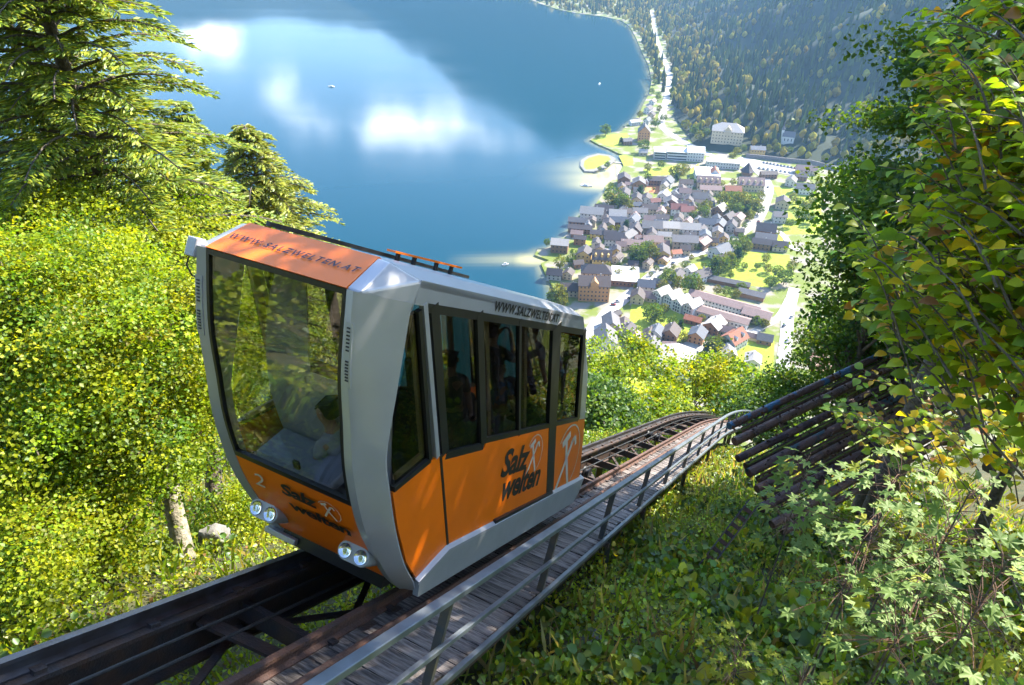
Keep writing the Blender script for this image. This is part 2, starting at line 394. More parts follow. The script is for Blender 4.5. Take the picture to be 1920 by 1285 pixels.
z3 = n.nodes.new('ShaderNodeTexNoise'); z3.inputs['Scale'].default_value = 0.006; z3.inputs['Detail'].default_value = 3; n.links.new(t_.outputs['Object'], z3.inputs['Vector'])
mm = n.nodes.new('ShaderNodeMath'); mm.operation = 'MULTIPLY'; n.links.new(z1.outputs['Fac'], mm.inputs[0]); n.links.new(z3.outputs['Fac'], mm.inputs[1])
bp = n.nodes.new('ShaderNodeBump'); bp.inputs['Strength'].default_value = 0.22; bp.inputs['Distance'].default_value = 0.16
n.links.new(mm.outputs[0], bp.inputs['Height']); n.links.new(bp.outputs[0], p.inputs['Normal']); n.links.new(p.outputs[0], o.inputs[0])
M['lake'] = mt
mpw = n.nodes.new('ShaderNodeMapping'); mpw.inputs['Scale'].default_value = (0.0012, 0.009, 1); mpw.inputs['Rotation'].default_value = (0, 0, 0.25); n.links.new(t_.outputs['Object'], mpw.inputs[0])
z5 = n.nodes.new('ShaderNodeTexNoise'); z5.inputs['Scale'].default_value = 1.0; z5.inputs['Detail'].default_value = 6; n.links.new(mpw.outputs[0], z5.inputs['Vector'])
mrw = n.nodes.new('ShaderNodeMapRange'); mrw.inputs['From Min'].default_value = 0.38; mrw.inputs['From Max'].default_value = 0.66; mrw.inputs['To Min'].default_value = 0.07; mrw.inputs['To Max'].default_value = 0.11
n.links.new(z5.outputs['Fac'], mrw.inputs['Value']); n.links.new(mrw.outputs[0], p.inputs['Roughness'])
xs = np.concatenate([np.linspace(-2600, -60, 14), np.arange(0, 420, 6.0), np.linspace(450, 3200, 10)])
ys = np.concatenate([np.linspace(-300, 380, 8), np.arange(400, 1120, 6.0), np.linspace(1150, 3600, 24)])
gx, gy = np.meshgrid(xs, ys); P = np.stack([gx.ravel(), gy.ravel()], 1)
ds = np.minimum(dist_poly(P, [tuple(q) for q in shore], False), dist_poly(P, [tuple(q) for q in isle]))
sp = np.array([on_z(1000, 487, 0)[:2], on_z(1165, 318, 0)[:2], on_z(1150, 335, 0)[:2], on_z(1135, 345, 0)[:2]]); sr = (10, 30, 26, 20)
mb = MB(); nx, ny = len(xs), len(ys)
mb.add([(a, b, 0) for a, b in P], [(j * nx + i, j * nx + i + 1, (j + 1) * nx + i + 1, (j + 1) * nx + i) for j in range(ny - 1) for i in range(nx - 1)])
lake = mb.build('lake_water', M['lake'], None); tag(lake, kind='structure')
sh = np.exp(-(ds / 4.5) ** 1.3) * 0.45
for c_, r_ in zip(sp, sr): sh = np.maximum(sh, np.exp(-(np.linalg.norm((P - c_) * np.array([0.55, 1.0]), axis=1) / r_) ** 2))
deep = np.array([0.0015, 0.040, 0.064]); shal = np.array([0.42, 0.37, 0.16])
cc = np.ones((len(P), 4), np.float32); cc[:, :3] = deep + np.clip(sh, 0, 1)[:, None] * (shal - deep)
lake.data.color_attributes.new('tint', 'FLOAT_COLOR', 'POINT').data.foreach_set('color', cc.ravel())

# valley floor, island, lawns, roads --------------------------------
sheet('valley_ground', land_poly, LANDZ, M['village_ground'], 1.8)
sheet('island_ground', isle, LANDZ, M['rock'], 1.8)
def px_poly(pts, z): return [tuple(on_z(x, y, z)[:2]) for x, y in pts]
LAWNS = [[(1094, 312), (1096, 302), (1104, 296), (1122, 291), (1140, 293), (1146, 299), (1133, 308), (1114, 317), (1099, 318)],
         [(1110, 262), (1120, 257), (1142, 253), (1176, 249), (1182, 262), (1166, 274), (1150, 277), (1122, 268)],
         [(1186, 556), (1250, 545), (1262, 576), (1292, 600), (1330, 612), (1318, 630), (1270, 640), (1215, 640), (1180, 600)],
         [(1290, 498), (1350, 480), (1390, 470), (1480, 478), (1490, 520), (1440, 540), (1400, 535), (1340, 522), (1300, 512)],
         [(1360, 655), (1420, 630), (1452, 640), (1450, 690), (1440, 740), (1370, 740), (1350, 700)], [(1160, 650), (1350, 690), (1350, 745), (1180, 740)],
         [(1080, 448), (1100, 440), (1135, 447), (1128, 462), (1100, 462), (1078, 458)], [(1295, 318), (1310, 306), (1308, 336), (1292, 340)],
         [(1450, 350), (1475, 352), (1540, 362), (1540, 440), (1470, 440), (1462, 380)], [(1205, 318), (1268, 310), (1275, 328), (1215, 330)],
         [(1440, 432), (1470, 436), (1478, 458), (1460, 462), (1446, 450)], [(1275, 410), (1330, 412), (1320, 424), (1285, 420)], [(1208, 362), (1240, 352), (1262, 352), (1262, 362), (1240, 360)],
         [(1160, 292), (1186, 290), (1188, 310), (1170, 312)], [(1080, 668), (1150, 660), (1148, 672), (1085, 680)], [(1345, 350), (1420, 362), (1425, 400), (1380, 420), (1345, 400)]]
for i, lp in enumerate(LAWNS):
    sheet('lawn', px_poly(lp, LANDZ + 0.06 + 0.006 * i), LANDZ + 0.06 + 0.006 * i, M['grass'])
sheet('playing_court', px_poly([(1213, 345), (1240, 348), (1236, 364), (1210, 360)], LANDZ + 0.2), LANDZ + 0.2, M['clay'])
def road(name, pts, w, z, material=None):
    c = [on_z(x, y, z)[:2] for x, y in pts]
    c = [np.array(catmull(c, s)) for s in np.linspace(0, len(c) - 1, len(c) * 5)]
    mb_ = MB(); n_ = len(c)
    for i in range(n_):
        d = c[min(i + 1, n_ - 1)] - c[max(i - 1, 0)]; d = d / np.linalg.norm(d); q = np.array([-d[1], d[0]])
        a, b = c[i] + q * w / 2, c[i] - q * w / 2
        mb_.v += [(*a, z), (*b, z)]
    mb_.f = [(2 * i, 2 * i + 1, 2 * i + 3, 2 * i + 2) for i in range(n_ - 1)]
    return tag(mb_.build(name, material or M['road'], None), kind='structure')
MAIN_ROAD = [tuple(on_z(x, y, 2)[:2]) for x, y in [(1275, 262), (1246, 243), (1240, 228), (1246, 200), (1254, 165), (1252, 130), (1238, 95), (1228, 60), (1222, 20)]]
def catmull(c, s):
    n_ = len(c); i = min(int(s), n_ - 2); f = s - i
    p0, p1, p2, p3 = np.array(c[max(i - 1, 0)]), np.array(c[i]), np.array(c[i + 1]), np.array(c[min(i + 2, n_ - 1)])
    return 0.5 * (2 * p1 + (p2 - p0) * f + (2 * p0 - 5 * p1 + 4 * p2 - p3) * f * f + (3 * p1 - p0 - 3 * p2 + p3) * f ** 3)
road('main_road', [(1100, 640), (1135, 590), (1165, 565), (1210, 527), (1262, 490), (1330, 468), (1370, 450), (1405, 425), (1425, 405), (1437, 375), (1441, 350), (1425, 325), (1380, 305), (1330, 290), (1275, 262), (1246, 243), (1240, 228), (1246, 200), (1254, 165), (1252, 130), (1238, 95), (1228, 60), (1222, 20)], 10, LANDZ + 0.30)
road('station_road', [(1130, 600), (1110, 640), (1118, 668), (1140, 690)], 16, LANDZ + 0.32)
road('lane', [(1330, 655), (1360, 650), (1395, 632), (1425, 615), (1460, 595), (1480, 560)], 6, LANDZ + 0.34)
road('side_street', [(1425, 422), (1455, 432), (1472, 445), (1482, 462), (1500, 470)], 6, LANDZ + 0.36)
road('shore_path', [(1200, 330), (1194, 345), (1188, 375), (1180, 400), (1165, 430), (1150, 460), (1120, 490), (1108, 510)], 4, LANDZ + 0.38)
road('river_lane', [(1462, 760), (1466, 700), (1474, 640), (1478, 590), (1490, 540)], 9, LANDZ + 0.40)
road('car_park', [(1380, 300), (1420, 308), (1470, 318), (1520, 326)], 30, LANDZ + 0.42)
road('forecourt', [(1215, 690), (1250, 668), (1300, 650), (1340, 655)], 14, LANDZ + 0.44)
road('farm_lane', [(1300, 600), (1340, 612), (1380, 622), (1420, 622)], 6, LANDZ + 0.46)

# mountain flank beyond the village -----------------------------------
BASE_PX = [(1700, 330), (1560, 312), (1480, 300), (1400, 290), (1345, 288), (1290, 268), (1262, 245), (1256, 225), (1262, 190), (1268, 150), (1258, 112), (1245, 70), (1236, 30), (1230, 0)]
basel = [tuple(on_z(x, y, 2)[:2]) for x, y in BASE_PX]; basel = [(basel[0][0] + 900, basel[0][1] - 260)] + basel + [(560, 2700), (620, 3600)]
def fbm(P, s, o=4):
    return np.array([noise.fractal(Vector((a * s, b * s, 3.1)), 1.0, 2.0, o) for a, b in P])
def side_of(P):
    d = dist_poly(P, basel, False)
    poly = basel + [(4000, 3600), (4000, 200)]
    ins = np.zeros(len(P), bool); n_ = len(poly)
    for i in range(n_):
        (x1, y1), (x2, y2) = poly[i], poly[(i + 1) % n_]
        c = ((y1 > P[:, 1]) != (y2 > P[:, 1])) & (P[:, 0] < (x2 - x1) * (P[:, 1] - y1) / (y2 - y1 + 1e-9) + x1)
        ins ^= c
    return np.where(ins, d, -d)
def flank_h(P):
    P = np.atleast_2d(np.array(P, float)); d = side_of(P); nzv = fbm(P, 0.006); n2 = fbm(P, 0.02, 3)
    dd = np.maximum(d, 0)
    h = 0.27 * dd + 0.50 * np.maximum(dd - 190, 0) - 0.5 * np.maximum(dd - 640, 0)
    h = h + np.minimum(dd / 60, 1) * (nzv * 40 * np.minimum(dd / 160, 1.6) + n2 * 6)
    return np.where(d > 0, LANDZ - 0.5 + np.maximum(h, 0), LANDZ - 3.0)
gx, gy = np.meshgrid(np.arange(230, 1500, 20.0), np.arange(480, 2700, 22.0)); P = np.stack([gx.ravel(), gy.ravel()], 1)
Z = flank_h(P); nx, ny = gx.shape[1], gx.shape[0]
mb = MB(); mb.add([(a, b, c) for (a, b), c in zip(P, Z)], [(j * nx + i, j * nx + i + 1, (j + 1) * nx + i + 1, (j + 1) * nx + i) for j in range(ny - 1) for i in range(nx - 1)])
tag(mb.build('mountain_flank', M['hill_ground'], None, smooth=60), kind='structure')
Zg = Z.reshape(ny, nx)
def flank_z(x, y):
    i = (x - 230) / 20.0; j = (y - 480) / 22.0; i0, j0 = int(np.clip(i, 0, nx - 2)), int(np.clip(j, 0, ny - 2)); a, b = np.clip(i - i0, 0, 1), np.clip(j - j0, 0, 1)
    return float(Zg[j0, i0] * (1 - a) * (1 - b) + Zg[j0, i0 + 1] * a * (1 - b) + Zg[j0 + 1, i0] * (1 - a) * b + Zg[j0 + 1, i0 + 1] * a * b)
def on_flank(px, py):
    v = ray(px, py); s = 500.0
    while s < 2600:
        q = CAM + v * s
        if q[2] < max(flank_z(q[0], q[1]), LANDZ): return np.array([q[0], q[1], max(flank_z(q[0], q[1]), LANDZ)])
        s += 2.0
    return on_z(px, py, LANDZ)
# the range across the lake, above the top of the frame; it stands mirrored in the water
xs = np.arange(-2600, 1700, 70.0); ys = np.arange(2300, 3500, 60.0); gx, gy = np.meshgrid(xs, ys); P = np.stack([gx.ravel(), gy.ravel()], 1)
crest = np.interp(P[:, 0], [-2600, -1500, -900, -500, -200, 100, 400, 800, 1700], [330, 260, 180, 240, 420, 600, 690, 640, 560])
fy0 = np.interp(P[:, 0], [-2600, -900, -200, 300, 1700], [2900, 2650, 2400, 2330, 2330])
u = np.clip((P[:, 1] - fy0) / 520, 0, 1)
Zr = crest * u * (1 + 0.16 * fbm(P, 0.004)) - 3
mb = MB(); nX, nY = len(xs), len(ys)
mb.add([(a, b, c) for (a, b), c in zip(P, Zr)], [(j * nX + i, j * nX + i + 1, (j + 1) * nX + i + 1, (j + 1) * nX + i) for j in range(nY - 1) for i in range(nX - 1)])
tag(mb.build('mountain_range', M['hill_ground'], None, smooth=60), kind='structure')

# forest on the flank: a far wood that reads as one mass ---------------
def far_forest(n_try):
    vs, fs, ts = [], [], []
    x = rng.uniform(240, 1150, n_try); y = rng.uniform(560, 2500, n_try); Pq = np.stack([x, y], 1)
    d = side_of(Pq); shr = dist_poly(Pq, [tuple(q) for q in shore], False); strip = (d <= 6) & (d > -75) & (y > 930) & (shr > 4) & (x > np.interp(y, [p_[1] for p_ in shore[33:]], [p_[0] for p_ in shore[33:]]))
    keep = ((d > 6) & (d < 900)) | (strip & (rng.random(n_try) < 0.9) & (dist_poly(Pq, MAIN_ROAD, False) > 7))
    keep &= rng.random(n_try) < np.clip(1.15 - y / 3000, 0.3, 1)
    Pq, d = Pq[keep], d[keep]
    xf = rng.uniform(-150, 620, 2600); yf = rng.uniform(1800, 2480, 2600); Pf = np.stack([xf, yf], 1); ins = np.zeros(len(Pf), bool)
    for i in range(len(land_poly)):
        (x1, y1), (x2, y2) = land_poly[i], land_poly[(i + 1) % len(land_poly)]
        ins ^= ((y1 > yf) != (y2 > yf)) & (xf < (x2 - x1) * (yf - y1) / (y2 - y1 + 1e-9) + x1)
    ins &= (side_of(Pf) < 6) & (dist_poly(Pf, MAIN_ROAD, False) > 8) & (dist_poly(Pf, [tuple(q) for q in shore], False) > 8)
    Pq = np.concatenate([Pq, Pf[ins]]); d = np.concatenate([d, np.full(int(ins.sum()), 40.0)])
    clear = [(on_flank(1365, 262)[:2], 30), (on_flank(1475, 268)[:2], 14), (on_flank(1330, 275)[:2], 22), (on_flank(1418, 292)[:2], 18)]
    for q, dq in zip(Pq, d):
        if any(np.hypot(*(q - c)) < r for c, r in clear): continue
        z = max(flank_z(*q), LANDZ) - 0.5; b = len(vs)
        broad = random.random() < (0.6 if dq < 70 else 0.24)
        warm = random.random()
        if broad:
            h = random.uniform(9, 15); r = h * random.uniform(0.30, 0.42); k = 7; prof = ((0.1, 0.25), (0.35, 0.9), (0.62, 1.0), (0.85, 0.62), (1.0, 0.08))
            c = np.array((0.24, 0.25, 0.035)) * random.uniform(0.5, 1.3) * np.array((1 + 0.4 * warm, 1, 1))
        else:
            h = random.uniform(13, 29); r = h * random.uniform(0.13, 0.19); k = 5; prof = ((0.02, 0.95), (0.36, 0.55), (0.34, 0.82), (0.68, 0.32), (1.0, 0.02))
            c = np.array((0.062, 0.088, 0.024)) * random.uniform(0.6, 1.5)
        for (f, g) in prof:
            for j in range(k):
                a = 2 * math.pi * (j + 0.3 * random.random()) / k; rr = r * g * random.uniform(0.7, 1.25)
                vs.append((q[0] + rr * math.cos(a), q[1] + rr * math.sin(a), z + h * f * random.uniform(0.96, 1.04)))
                ts.append(c * random.uniform(0.75, 1.25))
        for i in range(len(prof) - 1):
            for j in range(k): fs.append((b + i * k + j, b + i * k + (j + 1) % k, b + (i + 1) * k + (j + 1) % k, b + (i + 1) * k + j))
    me = bpy.data.meshes.new('mountain_forest'); me.from_pydata(vs, [], fs); me.update(); me.materials.append(M['far_leaf'])
    c4 = np.ones((len(vs), 4), np.float32); c4[:, :3] = np.array(ts)
    me.color_attributes.new('tint', 'FLOAT_COLOR', 'POINT').data.foreach_set('color', c4.ravel())
    o = link('mountain_forest', me); tag(o, 'dense spruce and beech wood covering the mountain flank above the village', 'forest', kind='stuff')
far_forest(17500)

# near hillside --------------------------------------------------------
GL = [-400, -200, -120, -60, -30, -20, -12, -7.4, -5, -3.2, -2, -0.6, 0.9, 3.5, 6, 9, 13, 20, 40, 80, 160, 260]
GN = [-150, -85, -52, -26, -12.5, -9.0, -6.6, -5.25, -4.75, -4.45, -4.2, -3.85, -3.6, -3.15, -2.3, -0.8, 1.2, 4.5, 12, 24, 40, 50]
def ground_n(l, t):
    n_ = np.interp(l, GL, GN)
    v = np.maximum(t - 24, 0); w = np.minimum(v, 60)
    n_ = n_ - 0.0042 * w * w - 0.42 * np.maximum(v - 60, 0)
    return n_
def ground(l, t):
    rough_ = 0.10 * noise.noise(Vector((l * 0.9, t * 0.9, 0))) + 0.22 * noise.noise(Vector((l * 0.25, t * 0.25, 4)))
    return K(l, t, float(ground_n(l, t)) + rough_)
ls = np.concatenate([[-400, -260, -160, -100, -60, -40], np.arange(-30, 22, 0.5), [26, 34, 46, 70, 110, 180, 260]])
ts_ = np.concatenate([[-60, -30, -15], np.arange(-8, 44, 0.5), np.arange(46, 90, 4), np.arange(95, 460, 15)])
mb = MB(); nl, nt_ = len(ls), len(ts_)
mb.add([ground(a, b) for b in ts_ for a in ls], [(j * nl + i, j * nl + i + 1, (j + 1) * nl + i + 1, (j + 1) * nl + i) for j in range(nt_ - 1) for i in range(nl - 1)])
tag(mb.build('hillside', M['soil'], None, smooth=60), kind='structure')

# ------------------------------------------------------------------ village houses
def pv(x, y, z): return (x, y, z)
WIN = MB().abox(-0.5, 0.5, -0.08, 0.08, 0, 1).mesh('window'); WIN.materials.append(M['pane'])
CHM = MB().abox(-0.35, 0.35, -0.35, 0.35, 0, 1.8).mesh('chimney'); CHM.materials.append(M['wall_grey'])
LANDMARKS = []
HOUSES = []
GARDEN = []
def roof_slabs(L_, D_, wh, pitch, over=0.7, th=0.3, hip=False):
    hx, hy = L_ / 2 + over, D_ / 2 + over; rz = wh + (D_ / 2) * math.tan(pitch); ez = wh - over * math.tan(pitch)
    mb_ = MB(); hp = min(D_ * 0.45, hx * 0.7) if hip else 0.0
    up = [(-hx, -hy, ez), (hx, -hy, ez), (hx - hp, 0, rz), (-hx + hp, 0, rz), (hx, hy, ez), (-hx, hy, ez)]
    vs = [(x, y, z + th) for x, y, z in up] + [(x, y, z + 0.02) for x, y, z in up]
    f = [(0, 1, 2, 3), (4, 5, 3, 2), (6, 9, 8, 7), (10, 8, 9, 11), (0, 6, 7, 1), (4, 10, 11, 5)]
    if hip: f += [(1, 4, 2), (5, 0, 3), (7, 8, 10), (11, 9, 6), (1, 7, 10, 4), (5, 11, 6, 0)]
    else: f += [(1, 7, 8, 2), (2, 8, 10, 4), (5, 11, 9, 3), (3, 9, 6, 0)]
    return mb_.add(vs, f), rz + th
def local_part(root, name, mb_, material, parent=None, loc=(0, 0, 0)):
    me = mb_.mesh(name)
    bm = bmesh.new(); bm.from_mesh(me); bmesh.ops.recalc_face_normals(bm, faces=bm.faces); bm.to_mesh(me); bm.free()
    me.materials.append(material); return link(name, me, parent or root, loc)
def add_windows(root, wall, L_, D_, wh, a_world, storeys, sides, w=1.1, h=1.35, step=2.9, base=0.0):
    for (nx_, ny_, ln_, dist) in sides:
        wa = a_world + math.atan2(ny_, nx_)
        if -0.4 * math.cos(wa) - 0.9 * math.sin(wa) < 0.03: continue     # walls turned away from this whole hillside stay blank
        k = max(1, int(ln_ / step)); sh_ = wh / storeys
        for s in range(storeys):
            for i in range(k):
                o = link('window', WIN, wall); u_ = (i + 0.5) / k * ln_ - ln_ / 2
                x, y = nx_ * (dist + 0.04) - ny_ * u_, ny_ * (dist + 0.04) + nx_ * u_
                o.location = (x, y, base + s * sh_ + sh_ * 0.32); o.rotation_euler = (0, 0, math.atan2(ny_, nx_) + math.pi / 2); o.scale = (w, 1, min(h, sh_ * 0.6))
def house(px, py, L_, D_, wh, ang, roof, wall, hip=False, pitch=32, storeys=2, dormers=0, name='house', label=None, cat='house', base=None, group=None, win=True, chimney=True, step=2.9):
    zt = LANDZ + wh * 0.9
    p_ = on_z(px, py, zt) if base is None else np.array(base, float)
    z = LANDZ if base is None else base[2]
    root = empty(name, (p_[0], p_[1], z), R(ang))
    ph = R(pitch); rise = (D_ / 2) * math.tan(ph)
    mb_ = MB(); hx, hy = L_ / 2, D_ / 2
    if hip: mb_.abox(-hx, hx, -hy, hy, -1.5, wh)
    else:
        prof = [(-hy, -1.5), (hy, -1.5), (hy, wh), (0, wh + rise), (-hy, wh)]
        mb_.loft([[(-hx, y, z_) for y, z_ in prof], [(hx, y, z_) for y, z_ in prof]])
    wl = local_part(root, 'wall', mb_, M['wall_' + wall])
    rb, top = roof_slabs(L_, D_, wh, ph, hip=hip)
    rf = local_part(root, 'roof', rb, M['roof_' + roof])
    if chimney:
        c = link('chimney', CHM, rf, (L_ * 0.2, D_ * 0.12, top - 1.1))
    if win: add_windows(root, wl, L_, D_, wh, R(ang), storeys, [(0, -1, L_ - 1, hy), (1, 0, D_ - 1, hx), (-1, 0, D_ - 1, hx), (0, 1, L_ - 1, hy)], step=step)
    for i in range(dormers):
        for sg in (-1,):
            x = (i + 0.5) / dormers * L_ - L_ / 2; d = MB(); w_, hh = 0.9, wh + rise * 0.62
            y0 = sg * D_ * 0.40; y1 = sg * D_ * 0.08
            pr = [(-w_, wh + 0.1), (w_, wh + 0.1), (w_, hh), (0, hh + 0.8), (-w_, hh)]
            d.loft([[(x + a, y0, b) for a, b in pr], [(x + a, y1, b) for a, b in pr]])
            dm = local_part(root, 'dormer', d, M['wall_' + wall], rf)
    o = root; o['roofc'] = roof; o['wallc'] = wall
    if label: tag(o, label, cat, group); LANDMARKS.append((label, np.array(p_[:2])))
    else: HOUSES.append((o, np.array(p_[:2]), roof, wall, L_ * D_))
    return o
def flat_block(px, py, L_, D_, h, ang, roofm, wallm, label, cat='building', storeys=2, name='flat_roofed_building', step=3.0, win=True, bands=False):
    p_ = on_z(px, py, LANDZ + h)
    root = empty(name, (p_[0], p_[1], LANDZ), R(ang))
    wl = local_part(root, 'wall', MB().abox(-L_ / 2, L_ / 2, -D_ / 2, D_ / 2, -1.5, h), M['wall_' + wallm])
    local_part(root, 'roof', MB().abox(-L_ / 2 - 0.5, L_ / 2 + 0.5, -D_ / 2 - 0.5, D_ / 2 + 0.5, h + 0.01, h + 0.45), M['roof_' + roofm])
    if bands:
        for s in range(storeys):
            local_part(root, 'window_band', MB().abox(-L_ / 2 + 0.6, L_ / 2 - 0.6, -D_ / 2 - 0.06, -D_ / 2 + 0.05, h / storeys * s + 1.0, h / storeys * s + 2.5), M['pane'], wl)
    elif win: add_windows(root, wl, L_, D_, h, R(ang), storeys, [(0, -1, L_ - 1, D_ / 2), (1, 0, D_ - 1, L_ / 2), (-1, 0, D_ - 1, L_ / 2)], step=step)
    tag(root, label, cat); LANDMARKS.append((label, np.array(p_[:2])))
    return root
# landmark buildings, each with its own label
school = house(1114, 531, 24, 15, 14, -4, 'brown', 'orange', hip=False, pitch=34, storeys=4, name='school_building', label='tall four storey ochre building with brown roof by the lake road', cat='building', step=2.6)
g_ = MB(); g_.loft([[(x_, -8.2, z_) for x_, z_ in ((-3, 12), (3, 12), (3, 16), (0, 19), (-3, 16))], [(x_, 0, z_) for x_, z_ in ((-3, 12), (3, 12), (3, 16), (0, 19), (-3, 16))]])
local_part(school, 'front_gable', g_, M['wall_orange'])
house(1118, 508, 24, 13, 11, -4, 'plum', 'cream', hip=True, pitch=36, storeys=3, name='school_wing', label='hipped brown wing standing lakeward behind the tall ochre building', cat='building')
flat_block(1172, 514, 22, 26, 5, -8, 'white', 'timber', 'broad flat white roofed hall beside the lake road', storeys=1)
rowb = empty('terraced_house', (*on_z(1270, 560, LANDZ + 7)[:2], LANDZ), R(-48))
for i in range(4):
    x0 = -18 + i * 9.2; st = (-1.2, 0.6, -0.8, 1.0)[i]
    mbw = MB(); prof = [(-4.4, -1), (4.4, -1), (4.4, 8), (0, 11.2), (-4.4, 8)]
    mbw.loft([[(x0 + a + 4.4, -6.5 + st, z_) for a, z_ in prof], [(x0 + a + 4.4, 6.5 + st, z_) for a, z_ in prof]]); wl = local_part(rowb, 'wall', mbw, M['wall_white'])
    mr_ = MB()
    for sg in (-1, 1):
        mr_.loft([[(x0 + 4.4 + sg * a, -7.4 + st, z_) for a, z_ in ((0, 11.35), (5.0, 7.7), (5.0, 8.0), (0, 11.7))], [(x0 + 4.4 + sg * a, 7.4 + st, z_) for a, z_ in ((0, 11.35), (5.0, 7.7), (5.0, 8.0), (0, 11.7))]])
    local_part(rowb, 'roof', mr_, M['roof_pale'])
    for s in range(3):
        for q in (-2.2, 0.0, 2.2):
            o = link('window', WIN, wl, (x0 + 4.4 + q, -6.56 + st, s * 2.7 + 1.0)); o.scale = (1.1, 1, 1.5)
tag(rowb, 'white terrace of four stepped gables with pale roofs on the meadow', 'house'); LANDMARKS.append((rowb['label'], np.array(rowb.location[:2])))
house(1358, 566, 54, 11, 6.5, -31, 'rose', 'white', pitch=24, storeys=2, name='long_hall', label='long two storey white hall with rosy tin roof', cat='building', chimney=False, step=2.6)
house(1352, 590, 42, 10, 5.0, -31, 'rose', 'white', pitch=20, storeys=1, name='long_hall', label='lower rosy roofed hall parallel in front of the long white hall', cat='building', chimney=False)
house(1420, 588, 20, 13, 6, -31, 'rose', 'cream', pitch=24, storeys=2, name='workshop', label='rosy roofed workshop at the street end of the long white hall', cat='building', chimney=False)
st_ = house(1268, 676, 30, 24, 7, 76, 'pale', 'white', pitch=14, storeys=2, name='valley_station', label='big white valley station with shallow pale roof below the slope', cat='building', chimney=False)
house(1136, 634, 18, 15, 6, 88, 'grey', 'white', pitch=38, storeys=1, name='barn', label='large barn with steep grey brown roof behind the car', cat='barn', chimney=False)
house(1146, 606, 16, 12, 6, 88, 'grey', 'cream', pitch=38, storeys=1, name='barn', label='second barn standing lakeward of the steep grey brown barn', cat='barn', chimney=False)
flat_block(1238, 281, 14, 20, 9, -8, 'white', 'grey', 'small white block of the lakeside school', storeys=3, bands=True)
flat_block(1270, 281, 24, 20, 10, -8, 'white', 'white', 'middle white block with blue window bands beside the lakeside meadow', storeys=3, bands=True)
house(1304, 284, 20, 17, 11, -8, 'white', 'white', pitch=30, storeys=3, name='office_building', label='white gabled block with window bands under the mansion', cat='building', chimney=False)
flat_block(1356, 302, 38, 14, 7, -12, 'pale', 'white', 'long pale flat roofed terrace above the red roofed house', storeys=2)
flat_block(1326, 322, 26, 30, 8, -8, 'white', 'white', 'huge plain white hall roof in the upper village', storeys=2, win=False)
mb_pos = on_flank(1362, 262)
mans = house(0, 0, 38, 24, 15, -16, 'pale', 'cream', hip=True, pitch=32, storeys=4, name='mansion', label='grand cream mansion with hipped pale roof on the wooded slope', cat='mansion', base=(mb_pos[0], mb_pos[1], mb_pos[2] - 2), step=3.6)
g_ = MB(); g_.loft([[(x_, -12.4, z_) for x_, z_ in ((-4, 10), (4, 10), (4, 17), (0, 21), (-4, 17))], [(x_, -4, z_) for x_, z_ in ((-4, 10), (4, 10), (4, 17), (0, 21), (-4, 17))]]); local_part(mans, 'front_gable', g_, M['wall_cream'])
cp = on_flank(1476, 268); ch = empty('chapel', (cp[0], cp[1], cp[2]), R(-20))
local_part(ch, 'wall', MB().loft([[(-7, y, z_) for y, z_ in ((-4.5, -2), (4.5, -2), (4.5, 8), (0, 13), (-4.5, 8))], [(7, y, z_) for y, z_ in ((-4.5, -2), (4.5, -2), (4.5, 8), (0, 13), (-4.5, 8))]]), M['wall_white'])
local_part(ch, 'roof', roof_slabs(14, 9, 8.2, R(48), 0.5)[0], M['roof_grey'])
tw = local_part(ch, 'tower', MB().abox(-9.4, -6.2, -1.6, 1.6, -2, 15), M['wall_white'])
local_part(ch, 'spire', MB().loft([[(-7.8 + r_ * math.cos(a), r_ * math.sin(a), z_) for a in (2 * math.pi * j / 8 for j in range(8))] for r_, z_ in ((2.0, 15), (2.2, 16), (1.0, 18.5), (0.5, 21), (0.05, 27))]), M['roof_grey'], tw)
for q in (-4, 0, 4): o = link('window', WIN, ch, (q, -4.56, 2.5)); o.scale = (1.0, 1, 3.2)
tag(ch, 'small white chapel with slender spire among trees on the slope', 'chapel'); LANDMARKS.append((ch['label'], cp[:2]))
ps = on_flank(1418, 292); house(0, 0, 17, 12, 8, -8, 'slate', 'yellow', pitch=26, storeys=2, name='villa', label='yellow house with slate grey roof above the retaining wall', cat='house', base=(ps[0], ps[1], ps[2]))
house(1208, 247, 17, 15, 13, 82, 'grey', 'orange', pitch=46, storeys=4, name='villa', label='steep roofed orange villa on the wooded lake point', cat='villa')
house(1190, 228, 14, 9, 5, 20, 'white', 'white', pitch=22, storeys=1, name='boathouse', label='white boathouse at the water north of the orange villa', cat='boathouse', chimney=False)
house(1328, 340, 24, 13, 8, -8, 'rose', 'cream', pitch=38, storeys=2, dormers=4, name='apartment_building', label='apartment house with row of dormers below the huge white hall', cat='building')
house(1408, 344, 26, 15, 8, -6, 'rose', 'cream', pitch=38, storeys=2, dormers=4, name='apartment_building', label='apartment house with row of dormers beside the curving road', cat='building')
pvq = on_z(1402, 318, LANDZ + 6); pav = empty('pavilion', (pvq[0], pvq[1], LANDZ), 0)
local_part(pav, 'wall', MB().loft([[(6.5 * math.cos(a), 6.5 * math.sin(a), z_) for a in (2 * math.pi * (j + .5) / 6 for j in range(6))] for z_ in (-1, 4.5)]), M['wall_timber'])
local_part(pav, 'roof', MB().loft([[(r_ * math.cos(a), r_ * math.sin(a), z_) for a in (2 * math.pi * (j + .5) / 6 for j in range(6))] for r_, z_ in ((8.6, 4.2), (5.0, 7.5), (0.2, 14))]), M['roof_plum'])
tag(pav, 'six sided pavilion with tall pointed dark roof by the car park', 'pavilion'); LANDMARKS.append((pav['label'], pvq[:2]))
house(1366, 527, 34, 7, 3.5, -24, 'grey', 'timber', pitch=26, storeys=1, name='shed', label='long low timber shed along the orchard meadow', cat='shed', chimney=False, win=False)
